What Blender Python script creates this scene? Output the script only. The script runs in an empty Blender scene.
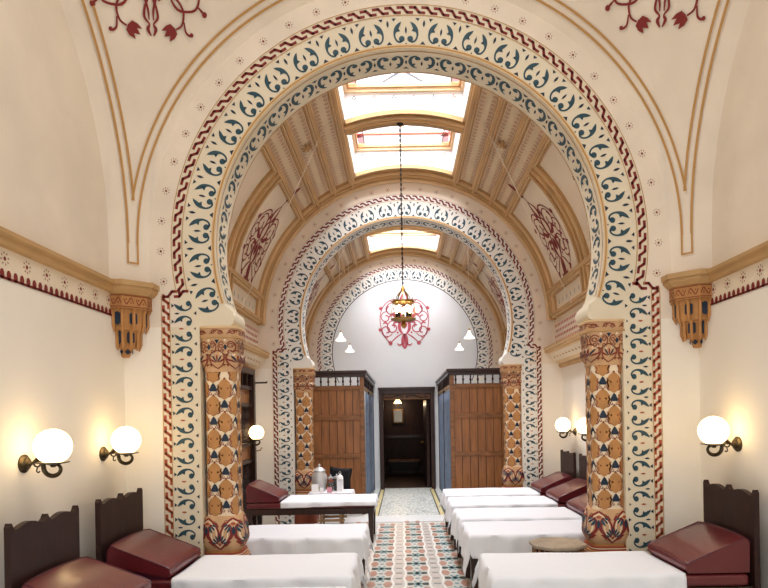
import bpy, math, random
from mathutils import Vector, Matrix
random.seed(7)
PI = math.pi
C = bpy.context.scene.collection
S = bpy.context.scene

# ------------------------------------------------------------------ materials
def lin(c):
    return tuple(((v/255)/12.92 if v/255 <= 0.04045 else ((v/255+0.055)/1.055)**2.4) for v in c) + (1,)
MATS = {}
def mat(name, rgb, rough=0.6, spec=0.3, metal=0, coat=0, noise=0, nscale=6, dark=0.85, bump=0, bscale=40, emit=0, emitc=None, trans=0, stretch=None, alpha=1, sheen=0, sss=0):
    m = bpy.data.materials.new(name); m.use_nodes = True
    nt = m.node_tree; b = nt.nodes['Principled BSDF']
    b.inputs['Roughness'].default_value = rough
    b.inputs['Specular IOR Level'].default_value = spec
    b.inputs['Metallic'].default_value = metal
    b.inputs['Coat Weight'].default_value = coat
    b.inputs['Coat Roughness'].default_value = 0.15
    b.inputs['Transmission Weight'].default_value = trans
    b.inputs['Sheen Weight'].default_value = sheen
    b.inputs['Alpha'].default_value = alpha
    b.inputs['Base Color'].default_value = lin(rgb)
    if emit:
        b.inputs['Emission Color'].default_value = lin(emitc or rgb)
        b.inputs['Emission Strength'].default_value = emit
    if noise or bump:
        tc = nt.nodes.new('ShaderNodeTexCoord'); mp = nt.nodes.new('ShaderNodeMapping')
        nt.links.new(tc.outputs['Object'], mp.inputs['Vector'])
        if stretch: mp.inputs['Scale'].default_value = stretch
    if noise:
        n = nt.nodes.new('ShaderNodeTexNoise'); n.inputs['Scale'].default_value = nscale; n.inputs['Detail'].default_value = 5
        nt.links.new(mp.outputs['Vector'], n.inputs['Vector'])
        r = nt.nodes.new('ShaderNodeValToRGB')
        r.color_ramp.elements[0].position = 0.5-noise; r.color_ramp.elements[1].position = 0.5+noise
        r.color_ramp.elements[0].color = lin(tuple(v*dark for v in rgb)); r.color_ramp.elements[1].color = lin(rgb)
        nt.links.new(n.outputs['Fac'], r.inputs['Fac']); nt.links.new(r.outputs['Color'], b.inputs['Base Color'])
    if bump:
        n2 = nt.nodes.new('ShaderNodeTexNoise'); n2.inputs['Scale'].default_value = bscale; n2.inputs['Detail'].default_value = 4
        nt.links.new(mp.outputs['Vector'], n2.inputs['Vector'])
        bp = nt.nodes.new('ShaderNodeBump'); bp.inputs['Strength'].default_value = bump; bp.inputs['Distance'].default_value = 0.01
        nt.links.new(n2.outputs['Fac'], bp.inputs['Height']); nt.links.new(bp.outputs['Normal'], b.inputs['Normal'])
    MATS[name] = m
    return m
M = MATS
mat('plaster', (238,226,208), 0.75, 0.2, noise=.22, nscale=2.2, dark=.94, bump=.08, bscale=14)
mat('wall_white', (242,236,224), 0.7, 0.2, noise=.3, nscale=1.5, dark=.97)
mat('cool_white', (226,229,231), 0.7, 0.2, noise=.3, nscale=1.5, dark=.98)
mat('band', (230,219,194), 0.6, 0.25, noise=.3, nscale=2.5, dark=.95)  # near arch band paint, yellow of the wall lamps mixed into the tan
mat('band_skylit', (238,236,228), 0.6, 0.25, noise=.3, nscale=2.5, dark=.96)  # same band paint for the far arches, skylight brightness put into its colour
mat('ochre', (198,160,110), 0.55, 0.3, noise=.25, nscale=3, dark=.9)
mat('ochre_pale', (228,198,154), 0.55, 0.3, noise=.25, nscale=3, dark=.93)
mat('panel_tan', (230,210,176), 0.6, 0.3, noise=.3, nscale=3, dark=.93)
mat('panel_cream', (236,222,198), 0.6, 0.3, noise=.3, nscale=2, dark=.95)
mat('maroon', (128,44,42), 0.55, 0.3)
mat('rust', (168,82,58), 0.55, 0.3)
mat('rose', (186,84,96), 0.6, 0.3)
mat('faint_rose', (178,112,92), 0.6, 0.3)
mat('teal', (48,78,90), 0.5, 0.3)
mat('navy', (34,50,68), 0.5, 0.3)
mat('line', (186,142,84), 0.55, 0.3)
mat('carve_ochre', (200,144,86), 0.5, 0.35, noise=.25, nscale=9, dark=.85)
mat('carve_tan', (214,172,128), 0.5, 0.35, noise=.25, nscale=9, dark=.88)
mat('carve_cream', (238,220,190), 0.5, 0.35)
mat('carve_brown', (132,66,44), 0.5, 0.35)
mat('wood', (172,114,66), 0.42, 0.4, noise=.22, nscale=3, dark=.74, stretch=(9,9,.8), coat=.15)
mat('wood_rail', (156,104,60), 0.4, 0.4, noise=.22, nscale=4, dark=.7, stretch=(2,6,6), coat=.15)
mat('wood_dark', (62,34,24), 0.4, 0.4, noise=.22, nscale=4, dark=.6, stretch=(5,5,1), coat=.2)
mat('wood_black', (54,30,26), 0.55, 0.25, noise=.22, nscale=4, dark=.7, stretch=(6,6,1), coat=.1)
mat('wood_pale', (196,160,118), 0.5, 0.3, noise=.22, nscale=6, dark=.8)
mat('leather', (104,30,36), 0.32, 0.5, coat=.35, noise=.25, nscale=5, dark=.85, bump=.12, bscale=60)
mat('leather_purple', (88,30,48), 0.4, 0.5, coat=.2, noise=.25, nscale=5, dark=.85)
mat('linen', (232,236,242), 0.85, 0.15, bump=.35, bscale=9, sheen=.1)
mat('towel', (236,238,242), 0.9, 0.1, bump=.3, bscale=30)
mat('curtain', (130,144,166), 0.85, 0.1, noise=.3, nscale=8, dark=.8)
mat('curtain_pale', (186,196,208), 0.85, 0.1)
mat('bronze', (98,84,60), 0.38, 0.5, metal=.8, noise=.2, nscale=30, dark=.6)
mat('brass', (170,130,60), 0.3, 0.5, metal=.9)
mat('iron', (50,44,40), 0.45, 0.4, metal=.6)
mat('globe', (255,246,226), 0.3, 0.4, emit=6, emitc=(255,218,156))
mat('bulb', (255,240,210), 0.3, 0.4, emit=14, emitc=(255,226,160))
mat('shade_glass', (250,250,245), 0.3, 0.4, emit=1.6, emitc=(255,250,235))
mat('bulb_far', (255,225,180), 0.3, 0.4, emit=7, emitc=(255,200,130))
mat('cord', (232,222,204), 0.7, 0.2)
mat('marble', (226,228,226), 0.35, 0.4, noise=.3, nscale=20, dark=.9)
mat('tile_cream', (216,214,204), 0.3, 0.45, noise=.3, nscale=30, dark=.93)
mat('tile_white', (238,234,226), 0.3, 0.45)
mat('tile_green', (58,74,66), 0.3, 0.45)
mat('tile_teal', (104,146,150), 0.3, 0.45)
mat('tile_pink', (198,150,128), 0.3, 0.45, noise=.3, nscale=9, dark=.88)
mat('tile_orange', (226,184,140), 0.3, 0.45)
mat('tile_rosegrey', (208,198,188), 0.3, 0.45)
mat('tile_grey', (150,142,138), 0.3, 0.45)
mat('stripe_yellow', (206,190,138), 0.35, 0.4)
mat('stripe_dark', (58,62,54), 0.35, 0.4)
mat('stone_top', (176,160,138), 0.45, 0.35, noise=.25, nscale=14, dark=.75)
mat('black_cloth', (26,26,30), 0.8, 0.2)
mat('white_card', (246,246,244), 0.6, 0.2)
mat('pink_card', (214,150,164), 0.6, 0.2)
mat('metal_grey', (206,206,204), 0.35, 0.5, metal=.4)
mat('glass', (240,246,246), 0.04, 0.5, trans=1)
mat('lead', (88,92,98), 0.5, 0.4)
mat('dark_panel', (52,32,30), 0.5, 0.3, noise=.22, nscale=4, dark=.6, stretch=(6,6,1))
mat('mirror', (120,112,98), 0.15, 0.6, metal=.9)
mat('gilt', (96,72,44), 0.35, 0.5, metal=.7)
mat('reveal', (222,222,220), 0.6, 0.2)
# pebble terrazzo
def terrazzo():
    m = bpy.data.materials.new('terrazzo'); m.use_nodes = True; nt = m.node_tree; b = nt.nodes['Principled BSDF']
    tc = nt.nodes.new('ShaderNodeTexCoord'); v = nt.nodes.new('ShaderNodeTexVoronoi'); v.inputs['Scale'].default_value = 42
    nt.links.new(tc.outputs['Object'], v.inputs['Vector'])
    r = nt.nodes.new('ShaderNodeValToRGB'); cr = r.color_ramp; cr.interpolation = 'CONSTANT'
    cr.elements[0].color = lin((214,216,208)); cr.elements[0].position = 0
    for p, c in ((.35,(172,180,176)),(.55,(226,226,216)),(.72,(120,134,134)),(.82,(206,196,180))):
        e = cr.elements.new(p); e.color = lin(c)
    cr.elements[-1].color = lin((232,230,222)); cr.elements[-1].position = .92
    nt.links.new(v.outputs['Color'], r.inputs['Fac']); nt.links.new(r.outputs['Color'], b.inputs['Base Color'])
    b.inputs['Roughness'].default_value = .3
    M['terrazzo'] = m
terrazzo()
def pane_mat():
    m = bpy.data.materials.new('pane'); m.use_nodes = True; nt = m.node_tree
    nt.nodes.remove(nt.nodes['Principled BSDF'])
    t = nt.nodes.new('ShaderNodeBsdfTransparent'); t.inputs['Color'].default_value = (.97,.97,1,1)
    g = nt.nodes.new('ShaderNodeBsdfGlossy'); g.inputs['Roughness'].default_value = .1
    x = nt.nodes.new('ShaderNodeMixShader'); x.inputs[0].default_value = .05
    nt.links.new(t.outputs[0], x.inputs[1]); nt.links.new(g.outputs[0], x.inputs[2])
    nt.links.new(x.outputs[0], nt.nodes['Material Output'].inputs['Surface'])
    M['pane'] = m
    m2 = bpy.data.materials.new('stained_glass'); m2.use_nodes = True; nt = m2.node_tree
    nt.nodes.remove(nt.nodes['Principled BSDF'])
    t = nt.nodes.new('ShaderNodeBsdfTransparent'); t.inputs['Color'].default_value = lin((236,176,176))
    nt.links.new(t.outputs[0], nt.nodes['Material Output'].inputs['Surface'])
    M['stained_glass'] = m2
pane_mat()

# ------------------------------------------------------------------ mesh builder
class MB:
    def __init__(s): s.v=[]; s.f=[]; s.m=[]; s.mats=[]
    def mi(s, n):
        if n not in s.mats: s.mats.append(n)
        return s.mats.index(n)
    def poly(s, pts, m):
        b=len(s.v); s.v += [tuple(p) for p in pts]; s.f.append(tuple(range(b,b+len(pts)))); s.m.append(s.mi(m))
    def grid(s, rows, m, close_u=False, close_v=False, skip=None):
        b=len(s.v); nr=len(rows); nc=len(rows[0]); k=s.mi(m)
        for r in rows: s.v += [tuple(p) for p in r]
        for i in range(nr if close_v else nr-1):
            for j in range(nc if close_u else nc-1):
                if skip and skip(i,j): continue
                a=b+i*nc+j; a2=b+i*nc+(j+1)%nc; c=b+((i+1)%nr)*nc+(j+1)%nc; d=b+((i+1)%nr)*nc+j
                s.f.append((a,a2,c,d)); s.m.append(k)
    def box(s, x0,x1,y0,y1,z0,z1, m):
        b=len(s.v); k=s.mi(m)
        s.v += [(x0,y0,z0),(x1,y0,z0),(x1,y1,z0),(x0,y1,z0),(x0,y0,z1),(x1,y0,z1),(x1,y1,z1),(x0,y1,z1)]
        for f in ((0,3,2,1),(4,5,6,7),(0,1,5,4),(1,2,6,5),(2,3,7,6),(3,0,4,7)):
            s.f.append(tuple(b+i for i in f)); s.m.append(k)
    def cap(s, ring, m): s.poly(ring, m)
    def lathe(s, prof, m, c=(0,0,0), n=24, axis='z'):
        rows=[]
        for r,z in prof:
            row=[]
            for i in range(n):
                a=2*PI*i/n
                if axis=='z': row.append((c[0]+r*math.cos(a), c[1]+r*math.sin(a), c[2]+z))
                elif axis=='x': row.append((c[0]+z, c[1]+r*math.cos(a), c[2]+r*math.sin(a)))
                else: row.append((c[0]+r*math.cos(a), c[1]+z, c[2]+r*math.sin(a)))
            rows.append(row)
        s.grid(rows, m, close_u=True)
        if prof[0][0]>1e-4: s.poly(rows[0][::-1], m)
        if prof[-1][0]>1e-4: s.poly(rows[-1], m)
    def tube(s, pts, r, m, n=8, closed=False):
        P=[Vector(p) for p in pts]; rows=[]; N=len(P)
        up=Vector((0,0,1)); prev=None
        for i,p in enumerate(P):
            if closed: t=(P[(i+1)%N]-P[i-1])
            else: t=P[min(i+1,N-1)]-P[max(i-1,0)]
            t.normalize()
            if prev is None:
                a=t.cross(up)
                if a.length<1e-3: a=t.cross(Vector((1,0,0)))
            else: a=prev-t*prev.dot(t)
            a.normalize(); prev=a; bb=t.cross(a)
            rr=r[i] if isinstance(r,(list,tuple)) else r
            rows.append([p+a*math.cos(2*PI*k/n)*rr+bb*math.sin(2*PI*k/n)*rr for k in range(n)])
        s.grid(rows, m, close_u=True, close_v=closed)
        if not closed: s.poly(rows[0][::-1], m); s.poly(rows[-1], m)
    def prism(s, outline, y0, y1, m, to=lambda a,b,c:(a,c,b)):
        n=len(outline)
        A=[to(p[0],p[1],y0) for p in outline]; B=[to(p[0],p[1],y1) for p in outline]
        s.poly(A,m); s.poly(B[::-1],m)
        for i in range(n): s.poly([A[i],B[i],B[(i+1)%n],A[(i+1)%n]],m)
    def paint(s, motif, tf, mp):
        """motif: list of (material, polygon2d) ; tf places in 2D, mp maps (u,v)->3D"""
        for m,p in motif: s.poly([mp(*tf(*q)) for q in p], m)
    def build(s, name, parent=None, smooth=None, bevel=0, flip=False):
        me=bpy.data.meshes.new(name); me.from_pydata(s.v,[],s.f)
        for n in s.mats: me.materials.append(M[n])
        me.polygons.foreach_set('material_index', s.m)
        if smooth is not None:
            me.polygons.foreach_set('use_smooth',[True]*len(s.f))
            me.set_sharp_from_angle(angle=math.radians(smooth))
        me.update()
        o=bpy.data.objects.new(name,me); C.objects.link(o)
        if parent is not None: o.parent=parent
        if bevel:
            b=o.modifiers.new('b','BEVEL'); b.width=bevel; b.segments=2; b.limit_method='ANGLE'; b.angle_limit=math.radians(50)
        return o
def empty(name, loc=(0,0,0), rz=0):
    o=bpy.data.objects.new(name,None); C.objects.link(o); o.location=loc; o.rotation_euler=(0,0,rz); o.empty_display_size=.1; return o
def tag(o,label=None,cat=None,group=None,kind=None):
    if label: o['label']=label
    if cat: o['category']=cat
    if group: o['group']=group
    if kind: o['kind']=kind
    return o
def struct(o): o['kind']='structure'; return o
def copy_tree(o,parent=None):
    c=o.copy(); C.objects.link(c); c.parent=parent
    for ch in [k for k in bpy.data.objects if k.parent is o]: copy_tree(ch,c)
    return c
def T(x=0,y=0,s=1,a=0,sx=1,sy=1):
    ca,sa=math.cos(a),math.sin(a)
    return lambda u,v:(x+s*(ca*u*sx-sa*v*sy), y+s*(sa*u*sx+ca*v*sy))

# ------------------------------------------------------------------ 2D painting kit
def crom(P,n=5):
    out=[]; N=len(P)
    for i in range(N-1):
        p0=P[max(i-1,0)];p1=P[i];p2=P[i+1];p3=P[min(i+2,N-1)]
        for k in range(n):
            t=k/n
            out.append(tuple(0.5*((2*b)+(-a+c)*t+(2*a-5*b+4*c-d)*t*t+(-a+3*b-3*c+d)*t**3) for a,b,c,d in zip(p0,p1,p2,p3)))
    out.append(tuple(P[-1])); return out
def stroke(m, P, n=5):          # P = (x,y,width)
    Q=crom(P,n) if n>1 else list(P); L=[];R=[]
    for i,q in enumerate(Q):
        a=Q[max(i-1,0)];b=Q[min(i+1,len(Q)-1)]
        tx,ty=b[0]-a[0],b[1]-a[1]; l=math.hypot(tx,ty) or 1
        nx,ny=-ty/l,tx/l; w=max(q[2],0)/2
        L.append((q[0]+nx*w,q[1]+ny*w));R.append((q[0]-nx*w,q[1]-ny*w))
    return [(m,[L[i],L[i+1],R[i+1],R[i]]) for i in range(len(Q)-1)]
def disc(m,x,y,r,n=9,ry=None):
    ry=ry or r
    return [(m,[(x+r*math.cos(2*PI*k/n),y+ry*math.sin(2*PI*k/n)) for k in range(n)])]
def lens(m,x,y,w,h): return [(m,[(x,y-h/2),(x+w/2,y-h*.15),(x+w/2,y+h*.15),(x,y+h/2),(x-w/2,y+h*.15),(x-w/2,y-h*.15)])]
def tri(m,*p): return [(m,list(p))]
def mirror(mo): return [(m,[(-x,y) for x,y in p][::-1]) for m,p in mo]
def spiral(m,cx,cy,r,a0,turns,w,dirn=1,n=16,w1=None):
    P=[]
    for k in range(n+1):
        t=k/n; rr=r*(1-.72*t); a=a0+dirn*turns*2*PI*t
        P.append((cx+rr*math.cos(a),cy+rr*math.sin(a),w+( (w1 if w1 is not None else w)-w)*t))
    return stroke(m,P,1)
def comma(m):                   # unit: cm, tip up, curl to the right (inwards)
    o=stroke(m,[(-3.4,8.4,.1),(-4.9,6.7,1.9),(-6.7,4.3,3.1),(-8.2,1.6,2.7),(-9.1,-1.4,1.6),(-8.8,-4.2,1.4),(-7.4,-6.6,1.4),(-5.2,-7.6,1.5),(-3.5,-6.8,1.6)],4)
    o+=disc(m,-3.4,-5.2,2.4,10)
    o+=tri(m,(-6.0,3.4),(-4.4,.9),(-7.4,.4))
    return o
def pair(m,m2='navy'):
    c=comma(m); return c+mirror(c)+lens(m2,0,1.6,1.5,6.2)+disc(m,0,-9.0,.7,6)
BAND=pair('teal')
BANDGAP=lens('navy',0,7.0,1.7,6)+tri('navy',(-6.6,11.2),(-3.4,11.2),(-4.6,8.8))+tri('navy',(6.6,11.2),(3.4,11.2),(4.6,8.8))+tri('navy',(-2.5,-9.6),(2.5,-9.6),(0,-6.8))
def hook(m):                    # slim hook for the soffit
    o=stroke(m,[(-1.6,4.4,.3),(-3.4,5.0,1.1),(-5.2,4.0,1.6),(-6.0,1.4,1.8),(-5.6,-1.6,1.7),(-4.2,-4.2,1.3),(-2.4,-5.4,.4)],4)
    o+=disc(m,-2.2,3.2,1.5,9)+tri(m,(-5.3,-1.5),(-3.0,-1.2),(-4.2,-4.0))
    return o
SOF=hook('teal')+mirror(hook('teal'))+lens('navy',0,-1.2,1.0,4)
SOFGAP=lens('navy',0,0,1.0,4)+tri('navy',(-1.6,5.6),(1.6,5.6),(0,3.8))+tri('navy',(-1.6,-5.8),(1.6,-5.8),(0,-4.2))
def zkey(w=.042,per=.09,t=.023):   # running key, runs along +v ; local cell at v=0
    P=[(-w/2,-.62*per),(-w/2,-.12*per),(w/2,.22*per),(w/2,.72*per)]
    out=[]
    for a,b in zip(P[:-1],P[1:]): out+=stroke('KEY',[(a[0],a[1],t),(b[0],b[1],t)],1)
    for q in P[1:3]: out+=disc('KEY',q[0],q[1],t/2,8)
    return out
def rename(mo,a,b): return [(b if m==a else m,p) for m,p in mo]
ZK=rename(zkey(),'KEY','maroon')
ZKR=rename(zkey(),'KEY','rust')
ZKA=rename(zkey(per=.10),'KEY','maroon')
def star(m,s=1):
    o=disc(m,0,0,.011*s,8)
    for k in range(8):
        a=k*PI/4+.2; o+=stroke(m,[(.022*s*math.cos(a),.022*s*math.sin(a),.003*s),(.034*s*math.cos(a),.034*s*math.sin(a),.008*s)],1)
    return o
STAR=star('carve_brown',.9); STARM=star('maroon')
def tulip(m,x,y,a,s):
    pts=[[(0,0),(.5,.12),(.62,.6),(.55,1.15),(.3,.75)],[(0,0),(.3,.75),(.05,1.25),(-.2,.75)],[(0,0),(-.2,.75),(-.5,1.1),(-.6,.55),(-.45,.1)]]
    t=T(x,y,s,a); return [(m,[t(*q) for q in p]) for p in pts]
def arabesque(m,k=1.0):       # fills about [-1,1]x[-1.15,1.1]
    h=[]
    def stroke(mm,P,n=5): return STR(mm,[(a,b,w*k) for a,b,w in P],n)
    def spiral(mm,cx,cy,r,a0,turns,w,dirn=1,n=16,w1=None): return SPI(mm,cx,cy,r,a0,turns,w*k,dirn,n,(w1 or w)*k)
    # centre spine built of leaves
    h+=stroke(m,[(.0,-1.15,.02),(.07,-.95,.12),(.05,-.7,.14),(.0,-.55,.04)])
    h+=stroke(m,[(.02,-.6,.02),(.17,-.42,.1),(.2,-.2,.12),(.1,.02,.05),(.02,.1,.02)])
    h+=stroke(m,[(.0,-.35,.02),(.06,-.2,.1),(.0,-.02,.03)])
    h+=stroke(m,[(.02,.08,.02),(.16,.2,.09),(.15,.42,.1),(.02,.58,.03)])
    h+=stroke(m,[(.0,.55,.03),(.1,.68,.1),(.13,.85,.08),(.02,1.08,.02)])
    h+=stroke(m,[(.05,-.9,.03),(.2,-1.0,.06),(.3,-.93,.03)])+tulip(m,.52,-.86,-2.3,.14)
    h+=stroke(m,[(.12,-.55,.03),(.32,-.68,.05),(.52,-.86,.035)])
    # scrolls
    h+=spiral(m,.46,-.3,.3,2.6,1.25,.035,-1,20,.05)
    h+=spiral(m,.72,-.42,.26,3.6,1.2,.03,1,20,.05)
    h+=spiral(m,.5,.4,.33,3.3,1.15,.03,-1,22,.05)
    h+=spiral(m,.74,.1,.24,2.0,1.1,.03,-1,18,.045)
    h+=stroke(m,[(.1,.1,.04),(.3,.12,.12),(.48,.22,.09),(.62,.1,.03)])
    h+=stroke(m,[(.16,-.1,.03),(.3,-.06,.1),(.42,-.14,.06),(.4,-.3,.03)])
    h+=stroke(m,[(.12,.62,.03),(.35,.8,.035),(.62,.74,.035),(.86,.5,.035),(.97,.16,.03),(.95,-.25,.03),(.82,-.62,.03),(.62,-.86,.03)],5)
    h+=stroke(m,[(.2,.45,.03),(.24,.62,.09),(.2,.78,.03)])
    h+=tulip(m,.9,.42,-.8,.12)+tulip(m,.93,-.36,-2.0,.11)
    h+=stroke(m,[(.66,-.2,.02),(.75,-.1,.07),(.86,-.14,.03)])+stroke(m,[(.6,.55,.02),(.7,.48,.08),(.72,.34,.03)])
    h+=disc(m,.3,.32,.035)+disc(m,.28,-.5,.04)+disc(m,.7,-.68,.035)
    return h+mirror(h)
STR=stroke; SPI=spiral
ARA=arabesque('maroon',1.15); ARB=arabesque('rose',1.05)
FIN=disc('maroon',0,1.62,.09,8,.15)+tulip('maroon',0,1.25,0,.16)+stroke('maroon',[(0,1.05,.03),(0,1.3,.04)],1)
def pend_medallion(m='maroon'):  # origin at forked tip, +v up
    h=[]
    h+=stroke(m,[(.01,0,.01),(.035,.05,.03),(.02,.09,.015),(.06,.14,.022),(.05,.22,.02),(.02,.3,.02),(.06,.42,.03),(.03,.55,.03)])
    h+=stroke(m,[(.02,.12,.01),(.025,.2,.02),(.06,.3,.02),(.1,.36,.015)])
    h+=stroke(m,[(.07,.27,.02),(.14,.31,.025),(.24,.29,.02),(.3,.2,.02),(.28,.1,.018),(.22,.06,.015)])
    h+=tulip(m,.21,.07,2.2,.1)
    h+=stroke(m,[(.18,.3,.015),(.24,.22,.022),(.32,.2,.02),(.42,.22,.02),(.46,.32,.02),(.42,.42,.02),(.34,.4,.02),(.33,.33,.02)])
    h+=disc(m,.35,.32,.025)
    h+=stroke(m,[(.3,.12,.012),(.31,.04,.018),(.35,.01,.02)])+disc(m,.36,.02,.018)
    h+=stroke(m,[(.44,.24,.012),(.47,.21,.02),(.5,.18,.02)])+disc(m,.5,.18,.025)
    h+=stroke(m,[(.08,.4,.02),(.2,.45,.03),(.34,.52,.03),(.3,.64,.03),(.16,.62,.03)])
    h+=spiral(m,.2,.75,.14,0,1.2,.02)+stroke(m,[(.0,.5,.04),(.08,.62,.07),(.0,.8,.03)])
    return h+mirror(h)
PEND=pend_medallion()

# ------------------------------------------------------------------ room constants
W=2.35; ZC=3.02; RI=1.59; RB=1.94; ZS=2.365; RV=2.25; TH=.36
A1=5.07; A2=9.40; YB=13.70

def hole_profile():
    P=[(-1.73,ZS)]
    P+=[(-1.50,ZS),(-1.468,ZS+.006),(-1.45,ZS+.03),(-1.444,ZS+.07),(-1.458,ZS+.12)]
    a0=math.asin((ZC-2.53)/RI)
    n=110
    for k in range(n+1):
        a=PI+a0-(PI+2*a0)*k/n
        P.append((RI*math.cos(a),ZC+RI*math.sin(a)))
    P+=[(-x,z) for x,z in reversed(P[1:6])]+[(1.73,ZS)]
    return P
HP=hole_profile()
def arc_outer(x,z,ztop=5.45):
    dx,dz=x,z-ZC
    L=math.hypot(dx,dz); dx/=L;dz/=L
    c=[]
    if abs(dx)>1e-6: c.append(W/abs(dx))
    if dz>1e-6: c.append((ztop-ZC)/dz)
    t=min(c) if c else W
    return (dx*t, max(ZC+dz*t, ZS))

D_=math.radians
def arch_paint(mb, yf, soffit=True, keymat='maroon', dots=True, pilaster=True):
    e=.0025
    fp=lambda x,z:(x,yf-e,z)
    fp2=lambda x,z:(x,yf-e*2,z)
    pol=lambda r,a:(r*math.cos(a),ZC+r*math.sin(a))
    # main band
    N=23; a_lo=-math.radians(19.6); step=(PI+2*math.radians(19.6))/N
    for i in range(N):
        a=a_lo+step*(i+.5)
        def tf(u,v,a=a): return pol(1.722+v*.0104, a-u*.0104/1.722)
        mb.paint(BAND,tf,fp)
        if i<N-1:
            b=a+step/2
            def tg(u,v,b=b): return pol(1.722+v*.0104, b-u*.0104/1.722)
            mb.paint(BANDGAP,tg,fp)
    # key border
    zk=ZK if keymat=='maroon' else ZKR
    a_lo2=-math.radians(9.8); n=round((PI-2*a_lo2)*1.905/.10); pa=(PI-2*a_lo2)/n
    for i in range(n+1):
        a=a_lo2+i*pa
        def tz(u,v,a=a): return pol(1.905+u, a+v/1.905)
        mb.paint(ZKA,tz,fp)
    # roll / arris line, pale line under the key
    def ring(r0,r1,m,lo,hi,off=2*e,k=90):
        for i in range(k):
            a,b=lo+(hi-lo)*i/k,lo+(hi-lo)*(i+1)/k
            mb.poly([(*pol(r0,a)[:1],yf-off,pol(r0,a)[1]),(pol(r0,b)[0],yf-off,pol(r0,b)[1]),(pol(r1,b)[0],yf-off,pol(r1,b)[1]),(pol(r1,a)[0],yf-off,pol(r1,a)[1])],m)
    lo,hi=-math.radians(17),PI+math.radians(17)
    if soffit: ring(1.592,1.622,'ochre_pale',lo,hi); ring(1.600,1.612,'line',lo,hi,.007)
    ring(1.858,1.864,'line',-D_(11),PI+D_(11)); ring(1.946,1.951,'line',-D_(11),PI+D_(11))
    if dots:
        k=29
        for i in range(k):
            a=-.2+(PI+.4)*(i+.5)/k
            q=pol(2.035,a); mb.paint(STAR,T(q[0],q[1]),fp)
    if soffit:
        N2=22; a0=-math.radians(16); st=(PI+2*math.radians(16))/N2
        rs=RI-.003
        def sp(u,v): return None
        for i in range(N2):
            a=a0+st*(i+.5)
            def ts(u,v,a=a): return (a+u*.0165/RI, yf+.19-v*.0165)
            mp=lambda a_,y_:(rs*math.cos(a_),y_,ZC+rs*math.sin(a_))
            mb.paint(SOF,ts,mp)
            b=a+st/2
            def tg(u,v,b=b): return (b+u*.0165/RI, yf+.19-v*.0165)
            mb.paint(SOFGAP,tg,mp)
        for y in (yf+.03,yf+.34):
            rows=[[(rs*math.cos(lo+(hi-lo)*i/90),yy,ZC+rs*math.sin(lo+(hi-lo)*i/90)) for i in range(91)] for yy in (y,y+.012)]
            mb.grid(rows,'line')
    if pilaster:
        for s in (-1,1):
            # vertical key
            z=.05
            while z<2.60:
                mb.paint(zk if yf!=A1 else ZKR,lambda u,v,z=z:(s*2.0+u*s,z+v),fp); z+=.09
            for x in (1.87,1.96):
                mb.paint(ZK,lambda u,v,x=x:(s*(x+v),2.635-u),fp)
            cx=1.862
            z=2.60; per=.25; first=True
            while z>.1:
                if not first: mb.paint(comma('teal'),lambda u,v,z=z:(s*(cx+v*.0088), z+.045-(u+3.4)*.0095),fp)
                mb.paint(comma('teal'),lambda u,v,z=z:(s*(cx+v*.0088), z-.045+(u+3.4)*.0095),fp)
                if not first: mb.paint(lens('rust',0,0,.013,.045),lambda u,v,z=z:(s*(cx+.015+v), z+u),fp)
                mb.paint(lens('navy',0,0,.013,.045),lambda u,v,z=z:(s*(cx+.05+v), z-per/2+u),fp)
                for dz in (-.06,.06):
                    if first and dz>0: continue
                    mb.poly([fp(s*1.956,z+dz+.017),fp(s*1.956,z+dz-.017),fp(s*1.934,z+dz)],'navy')
                mb.poly([fp(s*1.752,z-per/2+.017),fp(s*1.752,z-per/2-.017),fp(s*1.775,z-per/2)],'navy')
                if not first: mb.poly([fp(s*1.76,z+.012),fp(s*1.76,z-.012),fp(s*1.775,z)],'navy')
                z-=per; first=False
            for xx in (1.966,2.034):
                mb.poly([fp2(s*xx,.0),fp2(s*(xx+.005),.0),fp2(s*(xx+.005),2.62),fp2(s*xx,2.62)],'line')

def make_arch_wall(name, yf, bm='band'):
    mb=MB(); yb=yf+TH
    outer=[arc_outer(x,z) for x,z in HP]
    # zones: band material inside RB, plaster outside
    def zone_pt(x,z,R):
        dx,dz=x,z-ZC; L=math.hypot(dx,dz); 
        return (dx/L*R, max(ZC+dz/L*R,ZS))
    mid=[zone_pt(x,z,1.955) for x,z in HP]
    mid[0]=(-2.05,ZS); mid[-1]=(2.05,ZS)
    for y in (yf,yb):
        mb.grid([[(x,y,z) for x,z in HP],[(x,y,z) for x,z in mid]],bm)
        mb.grid([[(x,y,z) for x,z in mid],[(x,y,z) for x,z in outer]],'plaster')
    mb.grid([[(x,yf,z) for x,z in HP],[(x,yb,z) for x,z in HP]],bm)
    for s in (-1,1):
        a,b=sorted((s*1.73,s*2.045)); mb.box(a,b,yf,yb,0,ZS,bm)
        a,b=sorted((s*2.045,s*W)); mb.box(a,b,yf,yb,0,ZS,'wall_white')
    arch_paint(mb,yf)
    o=mb.build(name,smooth=40); return struct(o)
make_arch_wall('wall_near_arch',A1)
make_arch_wall('wall_far_arch',A2,'band_skylit')

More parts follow.
